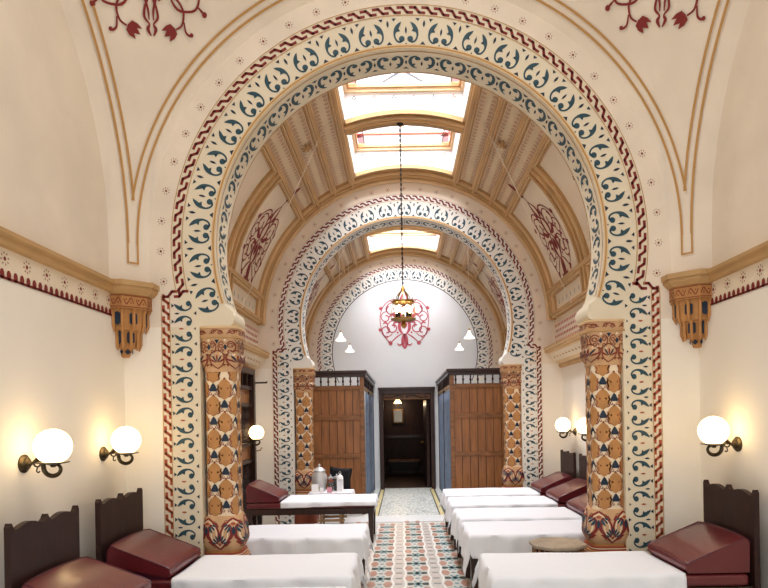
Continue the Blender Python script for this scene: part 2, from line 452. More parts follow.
# ------------------------------------------------------------------ back wall with doorway
DX0,DX1,DZ=-.50,.54,2.12
mb=MB()
mb.box(-W,DX0,YB,YB+.2,0,5.45,'cool_white'); mb.box(DX1,W,YB,YB+.2,0,5.45,'cool_white'); mb.box(DX0,DX1,YB,YB+.2,DZ,5.45,'cool_white')
fpb=lambda x,z:(x,YB-.003,z)
k=80
for i in range(k):
    lo,hi=-.42,PI+.42; a,b=lo+(hi-lo)*i/k,lo+(hi-lo)*(i+1)/k
    mb.poly([fpb(r*math.cos(t),ZC+r*math.sin(t)) for r,t in ((1.955,a),(1.955,b),(2.24,b),(2.24,a))],'plaster')
    for r0,r1,m in ((1.595,1.612,'navy'),(1.612,1.955,'band_skylit')):
        mb.poly([fpb(r*math.cos(t),ZC+r*math.sin(t)) for r,t in ((r0,a),(r0,b),(r1,b),(r1,a))],m)
arch_tmp=MB(); arch_paint(arch_tmp,YB-.004,soffit=False,pilaster=False)
base=len(mb.v); mb.v+=arch_tmp.v
for f,m in zip(arch_tmp.f,arch_tmp.m): mb.f.append(tuple(base+i for i in f)); mb.m.append(mb.mi(arch_tmp.mats[m]))
mb.paint(ARB,lambda u,v:(u*.55,3.74+v*.56),lambda x,z:(x,YB-.006,z))
mb.box(-W,-1.75,YB-.012,YB,0,2.5,'cool_white'); mb.box(1.75,W,YB-.012,YB,0,2.5,'cool_white')
struct(mb.build('wall_back'))

# ------------------------------------------------------------------ side walls
for s,nm in ((-1,'wall_left'),(1,'wall_right')):
    mb=MB()
    a,b=sorted((s*W,s*(W+.2)))
    mb.box(a,b,-1.2,YB+.2,0,2.62,'wall_white')
    mb.box(a,b,-1.2,YB+.2,2.62,5.45,'plaster')
    mp=lambda y,z:(s*(W-.003),y,z)
    # painted frieze with stars and scalloped border under the near cornice
    mb.poly([mp(-1.2,2.44),mp(A1,2.44),mp(A1,2.62),mp(-1.2,2.62)],'panel_cream')
    mp2=lambda y,z:(s*(W-.006),y,z)
    y=.3
    while y<A1-.05:
        mb.paint(disc('maroon',0,.012,.021,10,.03),T(y,2.443),mp2); y+=.062
    mb.poly([mp2(-1.2,2.427),mp2(A1,2.427),mp2(A1,2.443),mp2(-1.2,2.443)],'maroon')
    y=.4
    while y<A1-.1:
        mb.paint(STARM,T(y,2.545,1.15),mp2); y+=.21
    struct(mb.build(nm))
    # near cornice moulding
    mb=MB()
    prof=[(0,2.605),(.035,2.61),(.045,2.63),(.045,2.655),(.07,2.665),(.07,2.69),(0,2.695)]
    rows=[[(s*(W-p),y,z) for p,z in prof] for y in (-1.2,A1)]
    mb.grid(rows,'ochre')
    struct(mb.build('trim_1' if s<0 else 'trim_2'))

# ------------------------------------------------------------------ floor
mb=MB()
mb.box(-W,W,-1.2,A2,-.1,0,'tile_cream')
mb.box(-W,W,A2,A2+.62,-.1,.001,'marble')
mb.box(-W,W,A2+.62,YB+.2,-.1,0,'terrazzo')
fl=lambda x,y:(x,y,.002); fl2=lambda x,y:(x,y,.003)
h=.41; w=.37
cell=[]
for sx in (-1,1):
    cell+= [('tile_green',[(sx*.036,-.022),(sx*.06,-.046),(sx*.098,-.046),(sx*.106,0),(sx*.098,.046),(sx*.06,.046),(sx*.036,.022)])]
    cell+= [('tile_pink',[(sx*.034,h/2),(sx*.06,h/2-.10),(sx*.098,h/2-.10),(sx*.124,h/2),(sx*.098,h/2+.10),(sx*.06,h/2+.10)])]
    cell+= [('tile_teal',[(sx*.012,.085),(sx*.032,.055),(sx*.048,.075),(sx*.026,.12)])]
    cell+= [('tile_teal',[(sx*.012,-.085),(sx*.032,-.055),(sx*.048,-.075),(sx*.026,-.12)])]
    for q in (0,1):
        yy=q*h/2; cell+= [('tile_grey',[(sx*.150,yy-.018),(sx*.185,yy-.018),(sx*.185,yy+.018),(sx*.150,yy+.018)])]
    for q in (-1,1):
        yy=q*h/4
        cell+= [('tile_rosegrey',[(sx*.138,yy-.05),(sx*.185,yy-.07),(sx*.185,yy+.07),(sx*.138,yy+.05)])]
    cell+= stroke('tile_white',[(sx*.135,-h/2,.018),(sx*.112,0,.018)],1)+stroke('tile_white',[(sx*.112,0,.018),(sx*.135,h/2,.018)],1)
cell+= disc('tile_teal',0,0,.036,6,.07)+[('tile_cream',[(-.024,0),(0,-.05),(.024,0),(0,.05)])]+disc('tile_orange',0,0,.009,6,.02)
cell+= [('tile_teal',[(-.02,h/2-.022),(.02,h/2-.022),(.02,h/2+.022),(-.02,h/2+.022)])]
for i in range(-6,7):
    x=i*w+.04
    j=0
    while True:
        y=A2-.2-j*h-(h/2 if i%2 else 0)
        if y<2.4: break
        mb.paint(cell,T(x,y),fl); j+=1
for s in (-1,1):
    for a,b,m in ((.49,.51,'stripe_dark'),(.51,.575,'stripe_yellow'),(.575,.605,'stripe_dark')):
        mb.poly([fl(s*a,A2+.62),fl(s*b,A2+.62),fl(s*b,YB),fl(s*a,YB)],m)
mb.poly([fl2(-W,A2+.60),fl2(W,A2+.60),fl2(W,A2+.63),fl2(-W,A2+.63)],'tile_white')
mb.poly([fl2(-W,A2),fl2(W,A2),fl2(W,A2+.03),fl2(-W,A2+.03)],'tile_grey')
struct(mb.build('floor'))

# ------------------------------------------------------------------ near bay dome
SR=3.04; SY=2.9; OC=1.15
azA=math.acos((A1-SY)/SR); azB=math.asin(W/SR)
def dome_pt(x,y,off=0):
    r=SR-off; d=Vector((x,y-SY)); 
    q=r*r-d.length_squared
    return (x,y,ZC+math.sqrt(max(q,0)))
mb=MB(); rows=[]; NR=60
AZ=sorted(set([round(2*PI*i/288,6) for i in range(288)]+[round(q%(2*PI),6) for q in (azA,azB,-azA,-azB)])); NA=len(AZ)
for k in range(NR+1):
    row=[]
    for i in range(NA):
        ph=AZ[i]; dx,dy=math.sin(ph),math.cos(ph)
        c=[SR]
        if abs(dx)>1e-6: c.append(W/abs(dx))
        if dy>1e-6: c.append((A1-SY)/dy)
        if dy<-1e-6: c.append((SY-.73)/-dy)
        rm=min(c); t=k/NR
        a0=math.asin(OC/SR); a1=math.asin(min(rm/SR,1)); rho=SR*math.sin(a0+(a1-a0)*t)
        row.append((dx*rho,SY+dy*rho,ZC+math.sqrt(max(SR*SR-rho*rho,0))))
    rows.append(row)
mb.grid(rows,'plaster',close_u=True)
# oculus curb
ring=lambda z,r:[(r*math.sin(q),SY+r*math.cos(q),z) for q in AZ]
zo=ZC+math.sqrt(SR*SR-OC*OC)
mb.grid([ring(zo,OC),ring(zo+.3,OC)],'ochre_pale',close_u=True)
# springers below the sphere down to the corbel caps (far corners), chamfered
import itertools
def sph(az,el,off=.013):  # az from +y towards +x
    r=SR-off
    return (r*math.cos(el)*math.sin(az), SY+r*math.cos(el)*math.cos(az), ZC+r*math.sin(el))
for s in (-1,1):
    rr=[]
    for z in (2.695,ZC+.001):
        rr.append([(s*SR*math.sin(azA+(azB-azA)*i/8),SY+SR*math.cos(azA+(azB-azA)*i/8),z) for i in range(9)])
    mb.grid(rr,'plaster')
    # double ochre lines
    def azf(c,e):
        v=(c-SY)/(math.cos(e)*SR); return math.acos(min(v,1))
    def azs(c,e):
        v=c/(math.cos(e)*SR); return math.asin(min(v,1))
    wl=.013
    for cf,cs,inner in ((A1-.065,W-.092,False),(A1-.11,W-.135,True)):
        E=[math.radians(46)*i/92 for i in range(93)]
        for e0,e1 in zip(E[:-1],E[1:]):
            if inner and azf(cf,e0)>azs(cs,e0)-.002: continue
            for fn,c in ((azf,cf),(azs,cs)):
                if fn(c-wl,e1)<.02 or ((c-SY)/(math.cos(e1)*SR)>1 if fn is azf else c/(math.cos(e1)*SR)>1): continue
                mb.poly([sph(s*fn(c,e0),e0),sph(s*fn(c,e1),e1),sph(s*fn(c-wl,e1),e1),sph(s*fn(c-wl,e0),e0)],'line')
        if not inner:
            a,b=azf(cf,0),azs(cs,0)
            def vp(az,z): q=sph(s*az,0); return (q[0],q[1],z)
            dwl=.0048
            mb.poly([vp(a,2.86),vp(a,ZC),vp(a+dwl,ZC),vp(a+dwl,2.86)],'line')
            mb.poly([vp(b,2.86),vp(b,ZC),vp(b-dwl,ZC),vp(b-dwl,2.86)],'line')
            mb.poly([vp(a,2.86),vp(b,2.86),vp(b,2.874),vp(a,2.874)],'line')
    az0=math.radians(47.0); el0=math.radians(29.6)
    mb.paint(PEND,lambda u,v:(s*(az0+(u*.95+v*.31)*.86/(SR*math.cos(el0))), el0+(v*.95-u*.31)*.86/SR) ,lambda a,e:sph(a,e))
struct(mb.build('ceiling',smooth=35))
# glazing over the dome oculus
mb=MB()
mb.poly(ring(zo+.3,OC+.02),'pane')
for k in range(8):
    a=k*PI/4; mb.tube([(0,SY,zo+.31),((OC+.02)*math.sin(a),SY+(OC+.02)*math.cos(a),zo+.31)],.015,'lead',6)
struct(mb.build('window_3'))

# ------------------------------------------------------------------ barrel vault bays
def vpt(a,y,r=RV): # a = angle from the crown, + to the right
    return (r*math.sin(a),y,ZC+r*math.cos(a))
def vslab(mb,a0,a1,y0,y1,h,m,n=None,base=0):
    n=n or max(2,int(abs(a1-a0)/.06)+1)
    r0=RV-base+.01; r1=RV-base-h
    A=[a0+(a1-a0)*i/n for i in range(n+1)]
    sec=[(y0,r0),(y0,r1),(y1,r1),(y1,r0)]
    mb.grid([[vpt(a,y,r) for y,r in sec] for a in A],m)
    for a in (a0,a1): mb.poly([vpt(a,y,r) for y,r in sec],m)
def vmould_y(mb,a,hw,y0,y1):      # beam running along the room at angle a
    vslab(mb,a-hw,a+hw,y0,y1,.035,'ochre',2)
    vslab(mb,a-hw*.72,a+hw*.72,y0,y1,.03,'ochre_pale',2,.035)
    vslab(mb,a-hw*.4,a+hw*.4,y0,y1,.03,'ochre',2,.065)
def vmould_a(mb,a0,a1,y,hw):      # rib crossing the vault at y
    vslab(mb,a0,a1,y-hw,y+hw,.035,'ochre')
    vslab(mb,a0,a1,y-hw*.72,y+hw*.72,.03,'ochre_pale',None,.035)
    vslab(mb,a0,a1,y-hw*.4,y+hw*.4,.03,'ochre',None,.065)
D=math.radians
def stamp(m):
    return stroke(m,[(-.8,-1,.3),(.3,-.9,.35),(.8,0,.4),(.3,.9,.35),(-.8,1,.3)],2)+disc(m,-.3,0,.35,6)
def vault_bay(idx,y0,y1,sky):
    mb=MB(); aw=D(18.4)
    ys=sorted(set([y0,y1]+[v for s in sky for v in s]+[y0+(y1-y0)*i/8 for i in range(9)]))
    nA=60; As=[-PI/2+PI*i/nA for i in range(nA+1)]+[-aw,aw]; As=sorted(set(As))
    def skip(i,j):
        yc=(ys[i]+ys[i+1])/2; ac=(As[j]+As[j+1])/2
        return abs(ac)<aw and any(a<yc<b for a,b in sky)
    mb.grid([[vpt(a,y) for a in As] for y in ys],'panel_tan',skip=skip)
    e=.004
    for s in (-1,1):
        # vertical springing walls with tulip frieze
        mb.grid([[(s*RV,y,z) for y in (y0,y1)] for z in (2.55,ZC)],'panel_cream')
        # haunch fields in cream
        n=14
        for (p,q) in ((D(46),D(78)),(D(81),D(88))):
            mb.grid([[vpt(s*(p+(q-p)*i/n),y,RV-e) for i in range(n+1)] for y in (y0,y1)],'panel_cream')
        ym=(sky[0][1]+sky[1][0])/2
        for a,b in ((y0+.12,ym-.16),(ym+.16,y1-.16)):
            yc=(a+b)/2
            mb.paint(ARA+FIN,lambda u,v,yc=yc:(yc+u*.48*s, D(63.5)-v*.54/RV),lambda y,t:vpt(s*t,y,RV-2*e))
            # thin dark line round the panel
        # longitudinal mouldings
        for a in (D(20.5),D(28.3),D(36.3),D(44.3)): vmould_y(mb,s*a,D(1.35),y0,y1)
        vmould_y(mb,s*D(79.5),D(1.7),y0,y1); vmould_y(mb,s*D(88.5),D(1.2),y0,y1)
        # transverse double ribs over the haunches
        for yy in (y0+.06,ym-.07,ym+.07,y1-.14): vmould_a(mb,s*D(44),s*D(88),yy,.065)
        # stamped strips
        for a in (D(24.4),D(32.3),D(40.3)):
            y=y0+.1; kk=0
            while y<y1-.15:
                mb.paint(stamp('faint_rose'),lambda u,v,y=y:(y+u*.026,a-.028+v*.0085),lambda yy,t:vpt(s*t,yy,RV-e))
                mb.paint(stamp('faint_rose'),lambda u,v,y=y:(y-u*.026,a+.028+v*.0085),lambda yy,t:vpt(s*t,yy,RV-e))
                y+=.085
        # boss on the middle strip
        for k in range(6):
            b=k*PI/3; yb,ab=ym+.045*math.cos(b),D(32.3)+.02*math.sin(b)
            mb.tube([vpt(s*D(32.3),ym,RV-.02),vpt(s*ab,yb,RV-.045),vpt(s*(D(32.3)+.036*math.sin(b)),ym+.08*math.cos(b),RV-.012)],[.012,.016,.004],'ochre',6)
        # little blue flowers in the band under the haunch
        y=y0+.2
        while y<y1-.2:
            mb.paint(disc('tile_teal',0,0,.018,6),T(y,D(84.5)),lambda yy,t:vpt(s*t,yy,RV-2*e)); y+=.2
        # tulip rows of the frieze
        for r_,z in enumerate((2.66,2.74,2.82,2.90)):
            y=y0+.05+(r_%2)*.04
            while y<y1-.05:
                mb.paint(tulip('rose',0,0,.4,.04),T(y,z),lambda yy,zz:(s*(RV-.004),yy,zz)); y+=.085
    # transverse rib at crown between skylights and at the ends
    ym=(sky[0][1]+sky[1][0])/2
    vmould_a(mb,-aw*1.05,aw*1.05,ym,.07)
    for yy in (y1-.14,): vmould_a(mb,-D(45),D(45),yy,.06)
    for yy in (y1-.05,y0+.04):
        vslab(mb,-PI/2,PI/2,yy-.04,yy+.04,.10,'ochre')
        vslab(mb,-PI/2,PI/2,yy-.025,yy+.025,.03,'ochre_pale',None,.10)
    struct(mb.build('ceiling',smooth=35))
    # cornice ledges on both sides
    for s,nm in ((-1,'l'),(1,'r')):
        mb=MB()
        prof=[(W,2.30),(W-.03,2.30),(W-.05,2.33),(W-.05,2.36),(W-.10,2.40),(W-.20,2.50),(W-.215,2.52),(W-.26,2.525),(W-.26,2.56),(W-.275,2.575),(W-.275,2.60),(RV-.01,2.605)]
        col=['ochre','ochre','ochre','ochre_pale','panel_cream','ochre_pale','ochre','ochre','ochre_pale','ochre','ochre']
        for i,m in enumerate(col):
            mb.grid([[(s*prof[i][0],y,prof[i][1]),(s*prof[i+1][0],y,prof[i+1][1])] for y in (y0,y1)],m)
        y=y0+.1
        while y<y1-.1:
            mb.paint(lens('line',0,0,.02,.09),lambda u,v,y=y:(y+v,2.45+u),lambda yy,zz:(s*(W-.10-(zz-2.40)-.004),yy,zz-.003)); y+=.16
        struct(mb.build('trim_%d'%(3+2*idx+(s>0)),smooth=30))
    # skylights
    for k,(ya,yb) in enumerate(sky):
        mb=MB(); hx=RV*math.sin(aw); ze=ZC+RV*math.cos(aw); zt=5.56
        n=10; A=[-aw+2*aw*i/n for i in range(n+1)]
        for y in (ya,yb):
            mb.grid([[vpt(a,y) for a in A],[(hx*(-1+2*i/n),y,zt) for i in range(n+1)]],'reveal')
        for s in (-1,1): mb.grid([[(s*hx,y,z) for y in (ya,yb)] for z in (ze,zt)],'reveal')
        # diamonds on the reveals
        nn=6
        for i in range(nn):
            x=hx*(-1+2*(i+.5)/nn)
            for dx,dy in ((.018,0),(-.018,0),(0,.018),(0,-.018)):
                mb.paint(disc('teal' if i%2==0 else 'faint_rose',0,0,.011,4),T(x+dx,5.41+dy),lambda u,v:(u,yb-.003,v))
        # moulded edge around the opening
        for y in (ya,yb):
            sy=-1 if y==ya else 1
            vslab(mb,-aw,aw,y-.03 if sy<0 else y+.002,y-.002 if sy<0 else y+.03,.05,'ochre')
            vslab(mb,-aw,aw,y-.07 if sy<0 else y+.0305,y-.0305 if sy<0 else y+.07,.03,'ochre_pale')
        # inner frame
        def frame(zb,zt2,ins,m):
            mb.box(-hx,hx,ya,ya+ins,zb,zt2,m); mb.box(-hx,hx,yb-ins,yb,zb,zt2,m)
            mb.box(-hx,-hx+ins,ya+ins,yb-ins,zb,zt2,m); mb.box(hx-ins,hx,ya+ins,yb-ins,zb,zt2,m)
        frame(5.47,5.51,.035,'ochre_pale'); frame(5.51,5.545,.06,'ochre'); frame(5.545,5.57,.035,'ochre_pale')
        # upper lantern with glass sides and ridge roof
        zt3=5.70; zr=5.80; hx2=hx-.035; ya2,yb2=ya+.035,yb-.035
        for x in (-hx2,hx2):
            for y in (ya2,yb2): mb.tube([(x,y,zt),(x,y,zt3)],.018,'reveal',4)
            mb.tube([(x,ya2,zt3),(x,yb2,zt3)],.02,'reveal',4)
        for y in (ya2,yb2):
            mb.tube([(-hx2,y,zt3),(hx2,y,zt3)],.02,'faint_rose',4)
            mb.tube([(-hx2,y,zt3),(0,y,zr)],.02,'reveal',4); mb.tube([(hx2,y,zt3),(0,y,zr)],.02,'reveal',4)
        mb.tube([(0,ya2,zr),(0,yb2,zr)],.02,'reveal',4)
        ob=mb.build('window_frame',smooth=30)
        g=MB(); g.poly([(-hx2,ya2,5.575),(hx2,ya2,5.575),(hx2,yb2,5.575),(-hx2,yb2,5.575)],'pane')
        hb=.11
        for q in ((-hx2,-hx2+hb,ya2,yb2),(hx2-hb,hx2,ya2,yb2)):
            g.poly([(q[0],q[2],5.57),(q[1],q[2],5.57),(q[1],q[3],5.57),(q[0],q[3],5.57)],'stained_glass')
        for s in (-1,1):
            for t in range(3):
                yy=ya2+.3+t*(yb2-ya2-.5)/2
                g.paint(tulip('maroon',0,0,1.2*t,.09)+stroke('maroon',[(0,0,.02),(.05,-.06,.02),(0,-.1,.02)],3),T(s*(hx2-.06),yy),lambda u,v:(u,v,5.565))
        g.tube([(-hx2+hb,ya2,5.57),(-hx2+hb,yb2,5.57)],.008,'lead',4); g.tube([(hx2-hb,ya2,5.57),(hx2-hb,yb2,5.57)],.008,'lead',4)
        gl=g.build('window_pane')
        r=struct(empty('window_%d'%(4+2*idx+k)))
        ob.parent=r; gl.parent=r
vault_bay(0,A1+TH,A2,[(5.85,7.40),(7.72,9.02)])
vault_bay(1,A2+TH,YB,[(10.15,11.70),(12.02,13.25)])
# roof truss outside, seen through the first skylight
mb=MB()
yt=8.5
mb.box(-.045,.045,yt-.04,yt+.04,5.86,6.36,'lead')
for q in (-1,1): mb.tube([(0,yt,6.36),(q*.85,yt,5.86)],.022,'lead',4)
mb.tube([(-1.2,yt,5.86),(1.2,yt,5.86)],.03,'lead',4)
tag(mb.build('roof_truss'),'grey metal roof truss seen through the nearer skylight glass','roof truss')

# ------------------------------------------------------------------ doorway and room behind
mb=MB()
for a,b in ((-.59,DX0),(DX1,.63)):
    mb.box(a,b,YB-.05,YB+.22,0,2.22,'wood_dark')
mb.box(DX0,DX1,YB-.05,YB+.22,2.10,2.22,'wood_dark')
mb.box(-.61,.65,YB-.07,YB-.0,2.2,2.25,'wood_dark')
mb.box(DX0,DX1,YB+.05,YB+.09,1.98,2.10,'wood')
fr=struct(mb.build('door_1',bevel=.006))
orn=MB()
sc=[]
for s in (-1,1):
    sc=[(s*(.05+.42*i/16),YB+.04,2.04+.025*math.sin(i/16*2*PI)) for i in range(17)]
    orn.tube(sc,.010,'wood_dark',6)
orn.lathe([(.0,0),(.03,.0),(.03,.02),(0,.03)],'wood_dark',(0.02,YB+.03,2.04),12,'y')
orn.build('header_carving',fr,smooth=40)
mb=MB(); mb.box(-.03,.03,0,.68,.02,1.97,'wood_dark'); 
mb.box(.03,.038,.08,.6,.2,.9,'wood_black'); mb.box(.03,.038,.08,.6,1.05,1.85,'wood_black')
mb.box(-.038,-.03,.08,.6,.2,.9,'wood_black'); mb.box(-.038,-.03,.08,.6,1.05,1.85,'wood_black')
lf=mb.build('door_leaf',fr,bevel=.004); lf.location=(DX1-.05,YB+.23,0); lf.rotation_euler=(0,0,D(4))
mb=MB(); mb.lathe([(.01,0),(.01,.03),(.025,.04),(.028,.055),(.015,.07),(0,.07)],'brass',(0,0,0),12,'x')
kn=mb.build('door_knob',lf,smooth=40); kn.location=(-.11,.6,1.0)
# room behind
mb=MB()
mb.box(-1.3,1.3,YB+.2,17.6,-.1,0,'wood_black')
struct(mb.build('floor'))
mb=MB(); mb.box(-1.35,-1.3,YB+.2,17.6,0,2.8,'dark_panel'); mb.box(1.3,1.35,YB+.2,17.6,0,2.8,'dark_panel'); mb.box(-1.35,1.35,17.6,17.7,0,2.8,'dark_panel')
mb.box(-1.35,1.35,YB+.2,17.7,2.8,2.85,'dark_panel')
for x in [i*.16-1.2 for i in range(16)]: mb.box(x,x+.012,17.585,17.6,0,2.2,'wood_black')
mb.box(-1.3,1.3,17.57,17.6,1.0,1.08,'wood_dark'); mb.box(-1.3,1.3,17.57,17.6,0,.2,'wood_dark')
struct(mb.build('wall_corridor'))
tm=MB(); tm.box(-.45,-.4,16.7,17.2,.0,.38,'wood_black'); tm.box(.3,.35,16.7,17.2,.0,.38,'wood_black'); tm.box(-.40,.30,17.1,17.15,.1,.38,'wood_black'); tm.box(-.48,.38,16.67,17.23,.38,.42,'wood_rail')
tag(tm.build('bench',bevel=.008),'low dark wooden bench in the dim corridor behind the doorway','bench')
mr=empty('wall_mirror',(-.20,17.5,1.62))
f=MB(); f.box(-.15,.15,0,.04,-.2,-.16,'gilt'); f.box(-.15,.15,0,.04,.16,.2,'gilt'); f.box(-.15,-.11,0,.04,-.16,.16,'gilt'); f.box(.11,.15,0,.04,-.16,.16,'gilt'); f.build('mirror_frame',mr)
f=MB(); f.box(-.11,.11,.02,.035,-.16,.16,'mirror'); f.build('mirror_glass',mr)
tag(mr,'small framed mirror on the dark corridor wall beyond the doorway','mirror')
pl=empty('corridor_light',(-.20,17.0,2.0))
f=MB(); f.lathe([(.02,.1),(.04,.08),(.11,-.03),(.105,-.035),(.03,.06)],'bulb_far',(0,0,0),16); f.build('lamp_shade',pl,smooth=40)
f=MB(); f.tube([(0,0,.1),(0,0,.8)],.005,'iron',5); f.build('stem',pl)
tag(pl,'glowing hanging lamp above the mirror in the dark corridor','lamp')

# ------------------------------------------------------------------ columns
def rrect(a,b,r,d,n=5):
    """outline with offset d, starting at front centre, going to +x; returns list of (u,x,y,nx,ny)"""
    pts=[];u=0
    segs=[]
    def line(x0,y0,x1,y1,nx,ny):
        k=6; L=math.hypot(x1-x0,y1-y0)
        for i in range(k): t=i/k; segs.append((x0+(x1-x0)*t,y0+(y1-y0)*t,nx,ny,L/k))
    def arc(cx,cy,a0):
        for i in range(n):
            t=a0+PI/2*i/n; segs.append((cx+r*math.cos(t),cy+r*math.sin(t),math.cos(t),math.sin(t),r*PI/2/n))
    line(0,-b,a-r,-b,0,-1); arc(a-r,-b+r,-PI/2); line(a,-b+r,a,b-r,1,0); arc(a-r,b-r,0); line(a-r,b,-a+r,b,0,1); arc(-a+r,b-r,PI/2); line(-a,b-r,-a,-b+r,-1,0); arc(-a+r,-b+r,PI); line(-a+r,-b,0,-b,0,-1)
    return segs
SEG=rrect(.122,.13,.05,0)
CUM=[0]
for q in SEG: CUM.append(CUM[-1]+q[4])
PER=CUM[-1]
def wrap(u,z,dfun,e=.003):
    u=u%PER
    import bisect
    i=min(bisect.bisect_right(CUM,u)-1,len(SEG)-1); t=(u-CUM[i])/(SEG[i][4] or 1)
    q=SEG[i]; q2=SEG[(i+1)%len(SEG)]
    x=q[0]+(q2[0]-q[0])*t; y=q[1]+(q2[1]-q[1])*t; nx=q[2]+(q2[2]-q[2])*t; ny=q[3]+(q2[3]-q[3])*t
    d=dfun(z)+e
    return (x+nx*d,y+ny*d,z)
def shell(mb,zs,dfun,m):
    rows=[[(q[0]+q[2]*dfun(z),q[1]+q[3]*dfun(z),z) for q in SEG] for z in zs]
    mb.grid(rows,m,close_u=True); mb.poly(rows[0][::-1],m); mb.poly(rows[-1],m)
def make_column():
    root=empty('column')
    # plinth
    mb=MB()
    dz=lambda z: .065 if z<.44 else (.05 if z<.475 else (.035 if z<.51 else .02))
    shell(mb,[0,.439],dz,'carve_brown'); shell(mb,[.44,.474],dz,'carve_ochre'); shell(mb,[.475,.509],dz,'rust'); shell(mb,[.51,.53],dz,'carve_ochre')
    for z in (.405,.425,.452,.488): 
        rows=[[wrap(PER*i/80,zz,dz,.003) for i in range(80)] for zz in (z,z+.008)]
        mb.grid(rows,'carve_cream',close_u=True)
    # cracks between stone courses
    mb.build('plinth',root,smooth=50)
    # bulbous base
    mb=MB()
    db=lambda z: .048*math.sin(max(0,min(1,(z-.515)/.30))**.8*PI)**.8+.004
    shell(mb,[.53+.28*i/14 for i in range(15)],db,'carve_tan')
    per=PER/5
    for i in range(5):
        u0=i*per
        for (uu,up) in ((u0,1),(u0+per/2,-1)):
            z0=.555 if up>0 else .78
            f=lambda u,v,uu=uu,z0=z0,up=up:(uu+u,z0+v*up)
            mp=lambda u,z:wrap(u,max(.532,min(.806,z)),db)
            mp2=lambda u,z:wrap(u,max(.532,min(.806,z)),db,.005)
            heart=[(0,-.015,.012),(.05,.035,.015),(.084,.1,.015),(.074,.18,.015),(.038,.2,.014),(.012,.17,.01)]
            if True:
                mb.paint(stroke('maroon',heart)+mirror(stroke('maroon',heart)),f,mp)
                inner=[(0,.004,.006),(.04,.047,.009),(.066,.1,.009),(.058,.165,.008),(.034,.18,.008)]
                mb.paint(stroke('carve_cream',inner)+mirror(stroke('carve_cream',inner)),f,mp)
            for k in range(-3,4):
                a=k*.42; r0,r1=.03,.085-.006*abs(k)
                mb.paint(stroke('navy' if k%2==0 else 'teal',[(r0*math.sin(a),.03+r0*math.cos(a)*.7,.004),((r0+r1)/2*math.sin(a),.03+(r0+r1)/2*math.cos(a),.016),(r1*math.sin(a),.03+r1*math.cos(a),.005)],3),f,mp2)
            mb.paint(disc('rust',0,.03,.012,7),f,mp2)
            for s in (-1,1): mb.paint(spiral('carve_brown',s*.045,.02,.02,0,1.1,.006,s,10),f,mp)
    mb.build('base',root,smooth=50)
    # shaft
    mb=MB(); ds=lambda z:0
    shell(mb,[.80,1.2,1.6,2.02],ds,'carve_cream')
    zp=.275; per=PER/5
    j=0
    mp=lambda u,z:wrap(u,max(.80,min(2.02,z)),ds); mp2=lambda u,z:wrap(u,max(.80,min(2.02,z)),ds,.005)
    prf=[(-.058,-.03,.022),(-.046,-.052,.042),(-.034,-.07,.058),(-.02,-.08,.070),(-.01,-.087,.078),(0,-.092,.084),(.01,-.087,.078),(.02,-.08,.070),(.034,-.07,.058),(.046,-.052,.042),(.058,-.03,.022)]
    hexa=[('carve_ochre',[(a[0],a[1]),(b[0],b[1]),(b[0],b[2]),(a[0],a[2])]) for a,b in zip(prf[:-1],prf[1:])]
    side=stroke('carve_brown',[(.060,.03,.004),(.046,.012,.010),(.058,-.005,.014),(.044,-.03,.010),(.052,-.058,.012),(.03,-.072,.006)],3)+disc('carve_brown',.026,0,.009,6)
    cellc=hexa+side+mirror(side)+disc('maroon',0,.082,.009,6)
    bell=[('navy',[(-.030,-.022),(.030,-.022),(.027,.004),(.013,.032),(0,.046),(-.013,.032),(-.027,.004)])]
    bell+=spiral('carve_brown',.020,-.042,.016,PI/2,1,.006,-1,8)+spiral('carve_brown',-.020,-.042,.016,PI/2,1,.006,1,8)
    for c in range(10):
        u=c*per/2+per/4
        z=.62+(zp/2 if c%2 else 0)
        while z<2.2:
            if .83<z<1.985: mb.paint(bell,lambda a,b,z=z:(u+a,z+b),mp2)
            if .77<z+zp/2<2.05: mb.paint(cellc,lambda a,b,z=z:(u+a,z+zp/2+b),mp)
            z+=zp
    mb.build('shaft',root,smooth=50)
    # capital
    mb=MB()
    def dc(z):
        if z<2.02: return .006
        if z<2.13: return .006+.034*math.sin((z-2.02)/.11*PI*.62)
        if z<2.27: return .026+.012*(z-2.13)/.14
        return .042
    zs=[1.995,2.02]+[2.02+.11*i/6 for i in range(1,7)]+[2.18,2.269]
    shell(mb,zs,dc,'carve_tan'); shell(mb,[2.27,2.285],lambda z:.05,'ochre'); shell(mb,[2.285,2.35],lambda z:.042,'carve_tan'); shell(mb,[2.35,2.366],lambda z:.05,'ochre_pale')
    mp=lambda u,z:wrap(u,z,dc); 
    n=7; per=PER/n
    for i in range(n):
        u=i*per
        f=lambda a,b,u=u:(u+a,2.105+b)
        loop=[(0,-.085,.008),(.045,-.05,.01),(.06,.0,.011),(.045,.04,.01),(0,.065,.009)]
        mb.paint(stroke('carve_brown',loop)+mirror(stroke('carve_brown',loop)),f,mp)
        for k in range(-2,3):
            a=k*.55
            mb.paint(stroke('navy' if k%2 else 'maroon',[(.01*math.sin(a),-.04+.01*math.cos(a),.004),(.045*math.sin(a),-.04+.045*math.cos(a),.014),(.07*math.sin(a),-.04+.07*math.cos(a),.003)],3),f,mp)
        g=lambda a,b,u=u:(u+per/2+a,2.205+b)
        lp=[(.0,-.075,.007),(.05,-.035,.009),(.055,.01,.009),(.03,.035,.009),(.01,.015,.007)]
        mb.paint(stroke('carve_brown',lp)+mirror(stroke('carve_brown',lp))+lens('navy',0,-.01,.022,.05)+disc('carve_cream',0,.045,.01,7),g,mp)
        mb.paint(tri('navy',(-.02,.05),(.02,.05),(0,.015)),lambda a,b,u=u:(u+a,2.205+b),mp)
